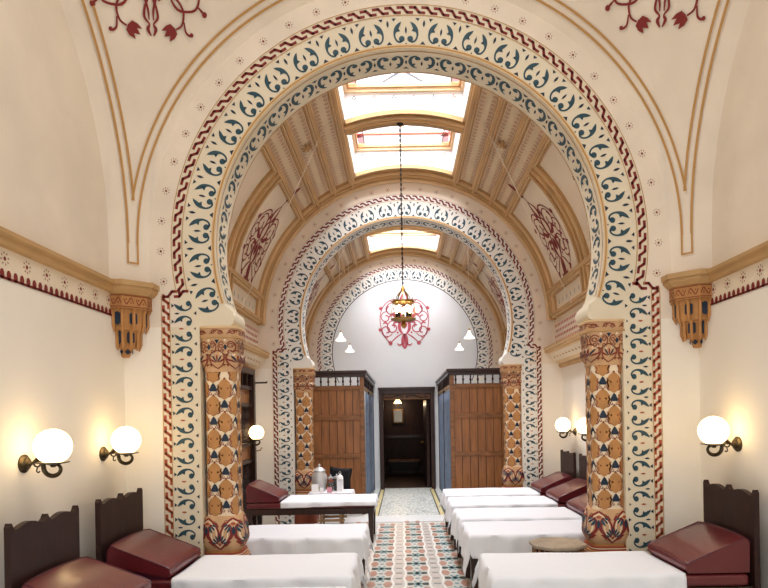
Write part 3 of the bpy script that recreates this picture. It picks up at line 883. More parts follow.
        for q in (-1,1):
            mb.paint(spiral('carve_brown',q*.030,.0,.022,0,1.2,.008,q,10)+spiral('carve_brown',q*.028,-.045,.018,0,1.2,.007,-q,10),g,mp)
            mb.paint(spiral('carve_cream',q*.032,.035,.018,0,1.1,.006,q,9)+lens('carve_brown',q*.056,.0,.012,.05)+tri('carve_brown',(q*.05,-.07),(q*.068,-.05),(q*.04,-.045)),f,mp)
        mt=lambda u_,z:wrap(u_,z,lambda q:.042)
        mb.paint(spiral('carve_brown',-.028,0,.022,0,1.3,.007,1,10)+spiral('carve_brown',.03,0,.022,PI,1.3,.007,1,10)+stroke('maroon',[(-.055,-.015,.006),(0,.018,.008),(.055,-.012,.006)],3),lambda a,b,u=u:(u+a,2.318+b),mt)
    mb.build('capital',root,smooth=50)
    return root
col0=make_column()
cl=[(-1.587,A1+.155,'patterned column on the left side of the nearest arch, navy bells on ochre'),
    (1.612,A1+.155,'patterned column on the right side of the nearest arch, beside the octagonal table'),
    (-1.587,A2+.155,'smaller looking patterned column left of the second arch, beside the left cubicle'),
    (1.612,A2+.155,'smaller looking patterned column right of the second arch, beside the right cubicle')]
for i,(x,y,l) in enumerate(cl):
    o=col0 if i==0 else copy_tree(col0)
    o.location=(x,y,0); tag(o,l,'column','painted arch columns')
    if x<0 and i==2: pass

# ------------------------------------------------------------------ corbels in the near corners
def make_corbel():
    root=empty('corbel')
    def wed(mb,r,z0,z1,m,r2=None):
        # quarter octagon in the corner (origin = corner, +x into room, -y into room)
        def ringp(r_,z): return [(0,0,z),(r_,0,z),(r_,-r_*.42,z),(r_*.42*1.0,-r_,z),(0,-r_,z)]
        a=ringp(r,z0); b=ringp(r2 or r,z1)
        for i in range(5): mb.poly([a[i],a[(i+1)%5],b[(i+1)%5],b[i]],m)
        mb.poly(a[::-1],m); mb.poly(b,m)
    mb=MB()
    wed(mb,.25,2.60,2.635,'ochre',.285); wed(mb,.285,2.635,2.66,'ochre'); wed(mb,.30,2.66,2.70,'ochre')
    mb.build('cap',root,bevel=.004)
    mb=MB()
    wed(mb,.235,2.49,2.60,'carve_ochre')
    # scroll carving
    def face(p0,p1):
        p0=Vector(p0);p1=Vector(p1);d=(p1-p0);L=d.length;d/=L;nr=Vector((-d.y,d.x,0))
        if nr.dot(Vector((1,-1,0)))<0: nr=-nr
        return (lambda u,v:tuple(p0+d*(u+L/2)+nr*.003+Vector((0,0,v)))),L
    R=.235
    for p0,p1 in (((R,0,0),(R,-R*.42,0)),((R,-R*.42,0),(R*.42,-R,0)),((R*.42,-R,0),(0,-R,0))):
        f,L=face(p0,p1); k=2 if L>.15 else 1
        for i in range(k):
            c=(i-(k-1)/2)*L/k
            mb.paint(stroke('carve_brown',[(-.04,-.02,.006),(-.02,.025,.009),(.0,0,.009),(.02,-.025,.009),(.04,.02,.006)],4)+disc('carve_brown',-.018,-.012,.007,6)+disc('carve_brown',.02,.012,.007,6),T(c,0,1),lambda u,v:f(u,2.545+v))
        mb.poly([f(-L/2,2.592),f(L/2,2.592),f(L/2,2.585),f(-L/2,2.585)],'carve_brown'); mb.poly([f(-L/2,2.505),f(L/2,2.505),f(L/2,2.498),f(-L/2,2.498)],'carve_brown')
    mb.build('frieze_block',root)
    mb=MB()
    wed(mb,.17,2.33,2.49,'carve_ochre',.205); wed(mb,.105,2.19,2.34,'carve_ochre',.145); wed(mb,.045,2.12,2.20,'carve_ochre',.075)
    def niche(r,z0,z1,mb):
        for p0,p1 in (((r,0,0),(r,-r*.42,0)),((r,-r*.42,0),(r*.42,-r,0)),((r*.42,-r,0),(0,-r,0))):
            f,L=face(p0,p1); ww=min(.03,L*.36); h=z1-z0
            mb.poly([f(-ww,z0+.02),f(0,z0),f(ww,z0+.02),f(ww,z1-.02),f(0,z1),f(-ww,z1-.02)],'navy')
    niche(.20,2.36,2.47,mb); niche(.14,2.215,2.325,mb); niche(.075,2.14,2.185,mb)
    # stalactite ribs standing proud
    for r,z0,z1 in ((.195,2.33,2.49),(.135,2.19,2.34)):
        for p in ((r+.008,-r*.42),(r*.42,-r-.008),(r+.008,-.01),(.01,-r-.008),((r+r*.42)/2+.012,-(r+r*.42)/2-.012)):
            mb.tube([(p[0]*.9,p[1]*.9,z0-.02),(p[0],p[1],z0+.03),(p[0],p[1],z1-.03),(p[0]*1.08,p[1]*1.08,z1)],[.006,.013,.013,.017],'carve_ochre',6)
    mb.build('stalactite',root,smooth=35)
    return root
cb=make_corbel(); cb.location=(-W,A1,0); tag(cb,'carved ochre stalactite corbel with blue niches in the left corner','corbel','corner corbels')
cb2=copy_tree(cb); cb2.location=(W,A1,0); cb2.scale=(-1,1,1); tag(cb2,'carved ochre stalactite corbel with blue niches in the right corner','corbel','corner corbels')

# ------------------------------------------------------------------ beds
BH=.53; BW=.68
def bed_parts(name='massage_bed'):
    """head at -x, foot at +x, origin at centre of the length on the floor; length from -.87 to .87 (x), y -BW/2..BW/2"""
    root=empty(name)
    x0,x1=-.79,.855; hw=BW/2
    mb=MB()
    mb.box(x0,x1,-hw+.01,-hw+.05,.375,.45,'wood_dark'); mb.box(x0,x1,hw-.05,hw-.01,.375,.45,'wood_dark')
    mb.box(x0,x0+.04,-hw+.05,hw-.05,.375,.45,'wood_dark'); mb.box(x1-.04,x1,-hw+.05,hw-.05,.375,.45,'wood_dark')
    mb.box(x0+.04,x1-.04,-hw+.05,hw-.05,.42,.445,'wood_dark')
    mb.build('frame',root,bevel=.004)
    for lx in (x0+.05,x1-.04):
        for ly in (-hw+.045,hw-.045):
            m=MB(); rows=[]
            for z,r in ((0,.024),(.12,.027),(.3,.032),(.38,.034)):
                rows.append([(lx-r,ly-r,z),(lx+r,ly-r,z),(lx+r,ly+r,z),(lx-r,ly+r,z)])
            m.grid(rows,'wood_dark',close_u=True); m.poly(rows[0][::-1],'wood_dark'); m.build('leg',root,bevel=.004)
    m=MB(); m.box(x0+.02,x1-.01,-hw+.012,hw-.012,.452,BH,'leather'); m.build('mattress',root,bevel=.022)
    # scalloped headboard
    out=[(-hw,.02)]; zt=1.03; L=BW
    for k in range(2):
        a=-hw+L*k/2; w2=L/2
        out+= [(a+.000,zt+.03),(a+.012,zt+.052),(a+.026,zt+.03),(a+.045,zt+.012),(a+.07,zt+.016)] if k==0 else [(a-.016,zt+.03),(a,zt+.052),(a+.016,zt+.03),(a+.04,zt+.012),(a+.06,zt+.016)]
        for i in range(1,10):
            t=i/10; out.append((a+.06+(w2-.12)*t, zt+.012+.026*math.sin(t*PI)))
        if k==1: out+=[(hw-.07,zt+.016),(hw-.045,zt+.012),(hw-.026,zt+.03),(hw-.012,zt+.052),(hw,zt+.03)]
        else: out+=[(a+w2-.06,zt+.016),(a+w2-.04,zt+.012)]
    out+=[(hw,.02)]
    m=MB(); m.prism(out,-.832,-.797,'wood_black',lambda a,b,c:(c,a,b)); m.build('headboard',root,bevel=.003)
    return root
def make_pillow(kind):
    m=MB(); hw=BW/2-.02
    # side profile (x,z) from head to foot; origin at bed top under the pillow's middle
    if kind=='wedge': prof=[(-.215,.006),(-.22,.21),(-.205,.233),(-.185,.238),(.185,.085),(.212,.066),(.216,.036),(.205,.006)]
    else: prof=[(-.215,.10),(-.225,.115),(-.215,.21),(-.195,.236),(.19,.085),(.215,.066),(.218,.036),(.205,.008),(.0,.052)]
    N=10; rows=[]
    cxp=sum(p[0] for p in prof)/len(prof); czp=sum(p[1] for p in prof)/len(prof)
    for j in range(N+1):
        t=j/N; y=-hw+2*hw*t
        row=[]
        q=min(t,1-t); k=1-.035*max(0,1-q/.06)
        for (x,z) in prof:
            puff=.010*math.sin(PI*t) if z>.04 else 0
            row.append((cxp+(x-cxp)*k,y,czp+(z-czp)*k+puff))
        rows.append(row)
    m.grid(rows,'leather',close_u=True); m.poly(rows[0],'leather'); m.poly(rows[-1][::-1],'leather')
    root=m.build('leather_pillow',smooth=55,bevel=.008)
    # piping
    p=MB()
    for j in (0,N): p.tube([rows[j][i] for i in (1,2,3,4,5)] ,.0045,'leather_purple',6)
    p.tube([r[3] for r in rows],.004,'leather_purple',6); p.tube([r[5] for r in rows],.0045,'leather_purple',6)
    p.build('piping',root,smooth=60)
    return root
def make_sheet(x0,x1,over,foot,seed):
    """bed local coordinates; x0 head edge, x1 foot edge"""
    rnd=random.Random(seed); m=MB(); hw=BW/2+.004
    ph=[rnd.uniform(0,6) for _ in range(6)]
    nx,ny=72,56; Y=hw+over; X1=x1+foot
    rows=[]
    for j in range(ny+1):
        row=[]
        v=-Y+2*Y*j/ny
        for i in range(nx+1):
            u=x0+(X1-x0)*i/nx
            # hem variation
            cu=min(u,x1); cv=max(-hw,min(hw,v))
            du=max(0,u-x1); dv=abs(v)-abs(cv)
            dv*=1+.18*math.sin(u*2.1+ph[0]*(1 if v>0 else 2)) ; du*=1+.15*math.sin(v*5+ph[1])
            drop=math.hypot(du,dv) if (du>0 and dv>0) else du+dv
            if du>0 and dv>0: drop=(du+dv)*.78
            z=BH+.012-drop
            sg=1 if v>0 else -1
            wav=(.010*math.sin(u*15+ph[2])+.008*math.sin(u*31+ph[3]))*min(1,dv/.05)
            wav2=(.012*math.sin(v*17+ph[4])+.006*math.sin(v*29+ph[5]))*min(1,du/.05)
            x=cu+ (min(du,.012)+ .10*du+wav2 if du>0 else 0)
            y=cv+ sg*((min(dv,.012)+.08*dv+wav) if dv>0 else 0)
            if du>0 and dv>0:
                k=min(du,dv); x+=.12*k; y+=sg*.16*k
            z+= .0025*math.sin(u*5+v*9+ph[1])*(drop==0)+.0015*math.sin(u*13-v*7+ph[3])*(drop==0)
            row.append((x,y,z))
        rows.append(row)
    m.grid(rows,'linen')
    o=m.build('bed_sheet',smooth=70)
    sd=o.modifiers.new('s','SOLIDIFY'); sd.thickness=.004; sd.offset=1
    return o
proto_bed=bed_parts()
pw=make_pillow('wedge'); pr=make_pillow('roll')
# (side, y centre, label bits, foot x, drape, pillow kind)
beds=[(-1,3.54,'in the bottom left corner',.17,.16,'roll'),
      (-1,4.49,'in front of the near left column',.18,.2,'roll'),
      (-1,5.83,'just behind the near left column',.22,.22,'wedge'),
      (-1,8.20,'beside the lattice door on the left',.07,.08,'wedge'),
      (1,4.38,'in the bottom right corner',.19,.22,'wedge'),
      (1,5.83,'directly behind the octagonal table',.20,.25,'wedge'),
      (1,6.70,'on the right, third from the front',.19,.24,'wedge'),
      (1,7.70,'on the right, fourth from the front',.18,.24,'wedge'),
      (1,8.64,'farthest back on the right',.16,.2,'wedge')]
cnt={'r':0,'w':0}
plain=[]
for i,(s,y,pos,over,foot,pk) in enumerate(beds):
    b=proto_bed if i==0 else copy_tree(proto_bed)
    ks=1 if s<0 else 1.03; b.scale=(ks,1,1)
    b.location=(s*(1.32 if s<0 else 1.375),y,0); b.rotation_euler=(0,0,0 if s<0 else PI)
    tag(b,'dark wood couch with red leather mattress '+pos,'bed','red leather rest beds')
    plain.append(b)
    if i==3:
        for k in [o for o in bpy.data.objects if o.parent is b and o.name.startswith('headboard')]: bpy.data.objects.remove(k)
    p0=pr if pk=='roll' else pw
    key='r' if pk=='roll' else 'w'
    p=p0 if cnt[key]==0 else copy_tree(p0); cnt[key]+=1
    p.location=(s*(1.875 if s<0 else 1.965),y,BH+.001); p.rotation_euler=(0,0,0 if s<0 else PI)
    tag(p,'dark red leather wedge pillow '+pos,'pillow','red leather wedge pillows')
    hd=-.325 if s<0 else -.355
    sh=make_sheet(hd,.862 if s<0 else .852,over,foot,i+3)
    sh.scale=(ks,1,1); sh.location=(s*(1.32 if s<0 else 1.375),y,0); sh.rotation_euler=(0,0,0 if s<0 else PI)
    tag(sh,'white sheet on the couch '+pos,'sheet','white bed sheets')
for b in plain[:2]:
    m=MB(); m.prism([(-.765,BH-.01),(-.765,BH+.092),(-.555,BH+.044),(-.37,BH+.008),(-.37,BH-.01)],-.29,.29,'leather_purple')
    m.build('head_rest',b,bevel=.004)

# ------------------------------------------------------------------ wall lamps
def make_wall_lamp():
    """plate on plane x=0 pointing to +x ; origin at the plate"""
    root=empty('wall_lamp')
    m=MB(); m.lathe([(.055,0),(.056,.008),(.048,.016),(.038,.02),(.034,.03),(.018,.036),(.012,.05),(0,.05)],'bronze',(0,0,0),24,'x'); m.build('wall_plate',root,smooth=35)
    m=MB()
    pts=[(.04,0,0),(.065,0,.008),(.085,0,.028),(.105,0,.022),(.118,0,-.012),(.125,0,-.045),(.145,0,-.068),(.177,0,-.076),(.208,0,-.064),(.222,0,-.04),(.216,0,-.018),(.196,0,-.008)]
    Q=[p for p in crom(pts,5)]
    m.tube(Q,[.006+.006*math.sin(PI*i/(len(Q)-1))+.002 for i in range(len(Q))],'bronze',8)
    sp=[]
    for k in range(22):
        t=k/21; a=2.2+t*7.5; r=.026*(1-.7*t); sp.append((.085+r*math.cos(a),0,.0+r*math.sin(a)))
    m.tube(sp,[.006-.002*i/21 for i in range(22)],'bronze',6)
    m.tube(crom([(.085,0,-.022),(.078,0,-.045),(.09,0,-.055),(.096,0,-.045)],4),.004,'bronze',6)
    m.build('arm',root,smooth=45)
    m=MB(); m.lathe([(.012,-.02),(.02,-.008),(.055,.0),(.088,.006),(.09,.012),(.085,.013),(.02,.008),(0,.008)],'bronze',(.178,0,-.004),24); gal=m.build('gallery',root,smooth=35)
    m=MB(); R=.105; prof=[]
    for k in range(17):
        a=-PI/2+.35+(PI-.35)*k/16; prof.append((max(R*math.cos(a),0),R*math.sin(a)))
    m.lathe(prof,'globe',(.178,0,.100),32); m.build('globe',gal,smooth=60)
    return root
lp0=make_wall_lamp()
lamps=[(-1,3.70,1.359,'large glowing globe wall lamp nearest on the left wall'),
       (-1,4.68,1.359,'second glowing globe lamp on the left wall, next to the near corner'),
       (-1,8.86,1.31,'small far globe lamp on the left wall beside the lattice door'),
       (1,4.50,1.359,'globe lamp on the right wall above the near scalloped headboard'),
       (1,7.65,1.345,'far right globe lamp just left of the near right column'),
       (1,8.72,1.345,'farthest right globe lamp beside the second arch')]
for i,(s,y,z,l) in enumerate(lamps):
    o=lp0 if i==0 else copy_tree(lp0)
    o.location=(s*W,y,z); o.rotation_euler=(0,0,0 if s<0 else PI); tag(o,l,'wall lamp','globe wall lamps')

# ------------------------------------------------------------------ chandelier
ch=empty('chandelier',(-.05,7.56,2.78))
m=MB(); m.lathe([(.02,-.03),(.07,-.02),(.15,0),(.155,.012),(.14,.016),(.05,.01),(0,.012)],'brass',(0,0,0),28); m.lathe([(0,-.10),(.02,-.09),(.035,-.06),(.02,-.03)],'brass',(0,0,0),16); m.build('tray',ch,smooth=40)
m=MB(); m.tube([(0,0,0),(0,0,.34)],.006,'brass',8); m.lathe([(.018,.35),(.03,.365),(.02,.385),(.01,.41),(0,.42)],'brass',(0,0,0),16); m.lathe([(.125,.205),(.133,.205),(.136,.228),(.128,.228)],'brass',(0,0,0),24)
for k in range(8):
    a=k*PI/4; m.tube([(.13*math.cos(a),.13*math.sin(a),.22),(.155*math.cos(a),.155*math.sin(a),.235),(.165*math.cos(a),.165*math.sin(a),.26)],[.008,.006,.003],'brass',6)
    m.tube([(q_[0]*math.cos(a),q_[0]*math.sin(a),q_[1]) for q_ in crom([(.128,.225),(.09,.245),(.075,.29),(.045,.33),(.015,.365)],3)],[.006]*13,'brass',6)
    m.tube([(.125*math.cos(a),.125*math.sin(a),.22),(.14*math.cos(a),.14*math.sin(a),.11),(.145*math.cos(a),.145*math.sin(a),.01)],.0035,'brass',5)
m.build('crown',ch,smooth=40)
for k in range(5):
    a=k*2*PI/5+.3; m=MB(); m.lathe([(.016,.01),(.016,.08),(.02,.085),(0,.085)],'iron',(.085*math.cos(a),.085*math.sin(a),0),12); cdl=m.build('candle_tube',ch,smooth=40)
    m=MB(); m.lathe([(.012,.085),(.024,.11),(.026,.135),(.014,.165),(0,.18)],'bulb',(.085*math.cos(a),.085*math.sin(a),0),12); m.build('bulb',cdl,smooth=60)
m=MB(); z=.42; k=0
top=5.17-2.78
m.tube([(0,0,.40),(0,0,top)],.0055,'iron',5)
while z<top-.03:
    pts=[]
    for q in range(10):
        a=2*PI*q/10; r=.010*math.cos(a)
        pts.append((r if k%2 else 0, 0 if k%2 else r, z+.019*math.sin(a)))
    m.tube(pts,.0035,'iron',5,closed=True); z+=.03; k+=1
m.build('chain',ch,smooth=60)
m=MB(); m.lathe([(.008,-.035),(.03,-.02),(.045,0),(0,0)],'iron',(0,0,top),16); m.build('ceiling_rose',ch,smooth=40)
tag(ch,'small brass crown chandelier with lit bulbs hanging on a long chain','chandelier')

# ------------------------------------------------------------------ pendant lamps over the cubicles
def make_pendant():
    root=empty('pendant_lamp')
    m=MB(); m.lathe([(.012,.11),(.02,.10),(.03,.06),(.05,.02),(.085,-.01),(.095,-.035),(.09,-.036),(.045,.01),(.0,.03)],'shade_glass',(0,0,0),24); m.build('lamp_shade',root,smooth=60)
    m=MB(); m.lathe([(.014,.10),(.014,.14),(.006,.15),(0,.15)],'brass',(0,0,0),12); m.build('lamp_holder',root,smooth=40)
    m=MB(); m.tube([(0,0,.15),(0,0,1.90)],.0035,'cord',5); m.build('cable',root)
    return root
pn=make_pendant()
for i,(x,y,l) in enumerate(((-1.15,11.0,'white bell-shaped pendant lamp over the left cubicle, nearer and higher one'),(-1.15,12.9,'white bell-shaped pendant lamp over the left cubicle, farther and lower one'),(1.13,11.0,'white bell-shaped pendant lamp over the right cubicle, nearer and higher one'),(1.13,12.9,'white bell-shaped pendant lamp over the right cubicle, farther and lower one'))):
    o=pn if i==0 else copy_tree(pn); o.location=(x,y,3.0); tag(o,l,'pendant lamp','white glass pendant lamps')
# pull cords
for s,l in ((-1,'thin pale cord running down from the nearer skylight to the left cornice'),(1,'thin pale cord running down from the nearer skylight to the right cornice')):
    m=MB(); m.tube([(s*.70,7.2,5.46),(s*1.42,7.62,4.25),(s*2.14,8.05,3.04)],.0045,'cord',5); tag(m.build('pull_cord'),l,'cord','skylight cords')
for s,l in ((-1,'thin pale cord from the far skylight towards the left far cornice'),(1,'thin pale cord from the far skylight towards the right far cornice')):
    m=MB(); m.tube([(s*.70,11.3,5.46),(s*2.14,12.2,3.04)],.0045,'cord',5); tag(m.build('pull_cord'),l,'cord','skylight cords')

# ------------------------------------------------------------------ changing cubicles
def make_cubicle(s,label):
    xo=.71; yF=10.24; yK=YB-.02; xw=W-.01
    root=empty('changing_cubicle',(0,0,0))
    # front boards
    m=MB(); n=12; x=xo+.06
    step=(xw-x)/n
    for i in range(n):
        a,b=sorted((s*(x+i*step+.005),s*(x+(i+1)*step-.005)))
        m.box(a,b,yF+.02,yF+.042,.05,2.08,'wood')
    a,b=sorted((s*x,s*xw)); m.box(a,b,yF+.03,yF+.048,.05,2.08,'wood_dark')
    m.build('board_panel',root,bevel=.002)
    for z0,z1 in ((2.06,2.13),(1.56,1.65),(.93,1.0),(.05,.18)):
        m=MB(); a,b=sorted((s*(xo+.05),s*xw)); m.box(a,b,yF,yF+.05,z0,z1,'wood_rail'); m.build('rail',root,bevel=.006)
    m=MB(); a,b=sorted((s*xo,s*(xo+.07))); m.box(a,b,yF-.01,yF+.06,0,2.27,'wood_rail'); m.build('post',root,bevel=.006)
    m=MB(); m.box(a,b,yK-.07,yK,0,2.27,'wood_dark'); m.build('post',root,bevel=.006)
    m=MB(); m.box(a,b,11.95,12.02,0,2.27,'wood_dark'); m.build('post',root,bevel=.006)
    # cornice
    m=MB()
    a,b=sorted((s*(xo-.03),s*xw)); m.box(a,b,yF-.04,yF+.08,2.27,2.33,'wood_dark')
    a,b=sorted((s*(xo-.05),s*xw)); m.box(a,b,yF-.06,yF+.09,2.33,2.375,'wood_dark')
    a,b=sorted((s*(xo-.03),s*(xo+.08))); m.box(a,b,yF+.08,yK,2.27,2.33,'wood_dark')
    a,b=sorted((s*(xo-.05),s*(xo+.09))); m.box(a,b,yF+.09,yK,2.33,2.375,'wood_dark')
    m.build('cornice',root,bevel=.006)
    # galleries of turned balusters
    def bal(cx,cy,mt):
        m=MB(); m.lathe([(.012,2.13),(.014,2.15),(.009,2.16),(.017,2.19),(.019,2.205),(.009,2.235),(.014,2.25),(.012,2.27)],mt,(cx,cy,0),10); m.build('baluster',root,smooth=50)
    k=12
    for i in range(k+1): bal(s*(xo+.10+(xw-xo-.16)*i/k),yF+.025,'wood_dark')
    for i in range(18): bal(s*(xo+.035),yF+.2+(yK-yF-.4)*i/17,'wood_dark')
    m=MB(); a,b=sorted((s*(xo+.01),s*(xo+.05))); m.box(a,b,yF+.06,yK,2.08,2.13,'wood_pale' ); m.build('side_rail',root,bevel=.004)
    m=MB(); m.tube([(s*(xo+.03),yF+.06,2.055),(s*(xo+.03),yK,2.055)],.010,'metal_grey',8); m.build('curtain_rail',root)
    tag(root,label,'cubicle','wooden changing cubicles')
    return root
make_cubicle(-1,'brown boarded changing cubicle left of the doorway, jars in front of it')
make_cubicle(1,'brown boarded changing cubicle right of the doorway, white beds in front of it')
def make_curtain(s,y0,y1,amp,m_,label,n=120,f=70):
    m=MB(); rows=[]
    for j,z in enumerate([.03+2.0*k/10 for k in range(11)]):
        row=[]
        for i in range(n+1):
            t=i/n; y=y0+(y1-y0)*t
            a=amp*(1-.35*z/2.05)
            row.append((s*(.735)+a*math.sin(f*(y))+.3*a*math.sin(f*.43*y+z),y,z))
        rows.append(row)
    m.grid(rows,m_); o=m.build('curtain',smooth=80); sd=o.modifiers.new('s','SOLIDIFY'); sd.thickness=.004
    return tag(o,label,'curtain','cubicle curtains')
make_curtain(1,10.35,11.9,.024,'curtain','blue grey curtain hanging on the near side opening of the right cubicle',f=34)
make_curtain(1,12.1,13.55,.024,'curtain','blue grey curtain nearer the doorway on the right cubicle',f=34)
make_curtain(-1,11.35,11.9,.024,'curtain','gathered blue grey curtain on the middle of the left cubicle',f=42)
make_curtain(-1,12.9,13.55,.024,'curtain','gathered blue grey curtain beside the doorway on the left cubicle',f=42)
make_curtain(-1,10.34,10.62,.018,'curtain','narrow gathered curtain by the front corner post of the left cubicle',f=60)

# ------------------------------------------------------------------ lattice door on the left wall
dr=struct(empty('door_2',(-W,0,0)))
y0,y1=7.85,9.05; xd=.02
m=MB()
for a,b in ((y0,y0+.09),(y1-.09,y1)): m.box(0,.13,a,b,0,2.32,'wood_dark')
m.box(0,.13,y0+.09,y1-.09,2.24,2.32,'wood_dark'); m.box(0,.10,y0+.09,y1-.09,2.02,2.07,'wood_dark')
for k in range(5): m.box(0.02,.10,y0+.09+k*(y1-y0-.2)/4,y0+.11+k*(y1-y0-.2)/4,2.07,2.24,'wood_dark')
m.box(0,.09,y0+.09,y1-.09,1.78,1.83,'wood_dark'); m.box(0,.09,y0+.09,y1-.09,1.22,1.27,'wood_dark'); m.box(0,.09,y0+.09,y1-.09,.98,1.03,'wood_dark'); m.box(0,.09,y0+.09,y1-.09,0.02,.14,'wood_dark')
m.build('door_frame',dr,bevel=.004)
m=MB(); m.box(.02,.06,y0+.09,y1-.09,1.83,2.02,'wood'); m.box(.02,.06,y0+.09,y1-.09,1.03,1.22,'wood'); m.build('door_panel',dr,bevel=.004)
m=MB(); m.box(.0,.012,y0+.09,y1-.09,.1,2.24,'wood_black'); m.build('backing',dr)
m=MB(); k=14
for i in range(k):
    y=y0+.12+(y1-y0-.24)*i/(k-1); m.lathe([(.012,1.27),(.014,1.3),(.008,1.33),(.016,1.4),(.008,1.48),(.018,1.53),(.008,1.58),(.016,1.66),(.008,1.72),(.013,1.78)],'wood_dark',(.05,y,0),8)
o=m.build('spindles',dr,smooth=50)
m=MB(); 
zz0,zz1=.14,.98; yy0,yy1=y0+.09,y1-.09
d=.13; c=-(zz1-zz0)
def clip(y_a,z_a,dy,dz):
    pts=[]
    t0,t1=0,3
    for v,dv,lo,hi in ((y_a,dy,yy0,yy1),(z_a,dz,zz0,zz1)):
        ta,tb=sorted(((lo-v)/dv,(hi-v)/dv)); t0=max(t0,ta); t1=min(t1,tb)
    return (t0,t1) if t1-t0>.05 else None
for q in range(-8,18):
    for dy,z_a in ((1,zz0),(1,zz1)):
        dz=1 if z_a==zz0 else -1
        ya_=yy0-1+q*d; r=clip(ya_,z_a,dy,dz)
        if r: m.tube([(.045,ya_+r[0],z_a+dz*r[0]),(.045,ya_+r[1],z_a+dz*r[1])],.010,'wood_dark',4)
m.build('lattice',dr)
m=MB(); m.tube([(.10,y1-.02,2.13),(.30,y1-.02,2.13)],.012,'iron',8); m.tube([(.30,y1-.02,2.13),(.30,y1-.02,2.15)],.012,'iron',6); m.build('hook_bar',dr)
m=MB(); m.tube([(.10,y1-.05,1.13),(.20,y1-.05,1.15),(.22,y1-.05,1.19)],.009,'brass',6); m.build('door_handle',dr)

# ------------------------------------------------------------------ octagonal side table
tb=empty('side_table',(1.17,5.08,0))
def octa(r,z,rot=PI/8): return [(r*math.cos(rot+k*PI/4),r*math.sin(rot+k*PI/4),z) for k in range(8)]
m=MB(); m.grid([octa(.22,.515),octa(.235,.525),octa(.235,.545),octa(.225,.55)],'stone_top',close_u=True); m.poly(octa(.225,.55),'stone_top'); m.poly(octa(.22,.515)[::-1],'wood_black')
m.build('table_top',tb,bevel=.003)
m=MB(); m.grid([octa(.205,.40),octa(.205,.515)],'wood_black',close_u=True); m.grid([octa(.185,.40),octa(.185,.515)],'wood_black',close_u=True)
for k in range(8):
    a=PI/8+k*PI/4+PI/8
    for t in (-.05,0,.05):
        cx,cy=.1905*math.cos(a)-t*math.sin(a),.1905*math.sin(a)+t*math.cos(a)
        m.box(cx-.008,cx+.008,cy-.008,cy+.008,.405,.51,'wood_rail')
m.build('apron',tb)
for k in range(8):
    a=PI/8+k*PI/4; m=MB(); m.tube([(.195*math.cos(a),.195*math.sin(a),.0),(.195*math.cos(a),.195*math.sin(a),.42)],[.014,.016],'wood_black',6); m.build('leg',tb)
tag(tb,'small octagonal side table with worn pale top between the right hand beds','side table')

# ------------------------------------------------------------------ refreshment table and what stands on it
tx,ty=-1.13,9.02
rt=empty('refreshment_table',(tx,ty,0))
m=MB(); m.box(-.29,.29,-.2,.2,.49,.52,'wood_dark'); m.build('table_top',rt,bevel=.003)
for a in (-.14,.14):
    for b in (-.15,.15):
        m=MB(); m.box(a-.016,a+.016,b-.016,b+.016,0,.49,'wood_pale'); m.build('leg',rt,bevel=.003)
for b in (-.17,.17):
    m=MB(); m.box(-.20,.20,b-.012,b+.012,.12,.155,'wood_pale'); m.build('stretcher',rt,bevel=.003)
tag(rt,'small pale legged table under a white cloth in front of the left cubicle','table')
m=MB(); rows=[]; hx,hy=.30,.21; ov=.07
for j in range(25):
    v=-(hy+ov)+2*(hy+ov)*j/24; row=[]
    for i in range(33):
        u=-(hx+ov)+2*(hx+ov)*i/32
        cu=max(-hx,min(hx,u)); cv=max(-hy,min(hy,v)); dx_,dy_=u-cu,v-cv; dr_=abs(dx_)+abs(dy_)
        row.append((cu+dx_*.25+.008*math.sin(v*40)*(abs(dx_)>0),cv+dy_*.25+.008*math.sin(u*35)*(abs(dy_)>0),.53-dr_*.9))
    rows.append(row)
m.grid(rows,'towel'); o=m.build('table_cloth',smooth=70); o.location=(tx,ty,0); sd=o.modifiers.new('s','SOLIDIFY'); sd.thickness=.006; sd.offset=1
tag(o,'white cloth on the small table of jars','tablecloth')
TZ=.537
# water dispenser
wd=empty('drink_dispenser',(tx-.18,ty+.04,TZ))
m=MB(); m.lathe([(.07,0),(.085,.01),(.10,.05),(.115,.13),(.11,.20),(.085,.235),(.08,.25)],'metal_grey',(0,0,0),24); m.build('body',wd,smooth=40)
m=MB(); m.lathe([(.088,.25),(.09,.262),(.06,.29),(.03,.305),(.012,.31),(.02,.33),(.012,.345),(0,.348)],'metal_grey',(0,0,0),24); m.build('lid',wd,smooth=40)
m=MB(); m.lathe([(.012,-.02),(.012,-.045),(.02,-.05),(0,-.055)],'brass',(0,-.095,.05),10,'y'); m.build('tap',wd,smooth=40)
wd.scale=(1.0,1.0,1.14)
tag(wd,'rounded pale grey metal urn with a lid on the small left table','urn')
def small(name,lathe,mt,x,y,label,cat,grp=None,n=20):
    m=MB(); m.lathe(lathe,mt,(0,0,0),n); o=m.build(name,smooth=40); o.location=(tx+x,ty+y,TZ); tag(o,label,cat,grp); return o
jar=[(.03,0),(.036,.01),(.038,.10),(.03,.125),(.03,.14),(.026,.14),(.026,.12),(.033,.10),(.032,.015),(0,.012)]
for k,(x,y,sc,l) in enumerate(((-.02,.07,1.2,'tall clear glass jar beside the grey urn'),(.0,-.055,1.0,'short glass jar in the middle of the small table'),(.07,.065,1.25,'clear glass jar behind the pink card'))):
    o=small('glass_jar',[(a*sc,b*sc) for a,b in jar],'glass',x,y,l,'jar','glass jars on the small table')
    m=MB(); m.lathe([(.031*sc,.14*sc),(.036*sc,.142*sc),(.036*sc,.165*sc),(.01,.172*sc),(.012,.19*sc),(0,.195*sc)],'metal_grey' if k!=1 else 'carve_brown',(0,0,0),16); m.build('lid',o,smooth=40)
ln=empty('lantern',(tx+.13,ty-.05,TZ))
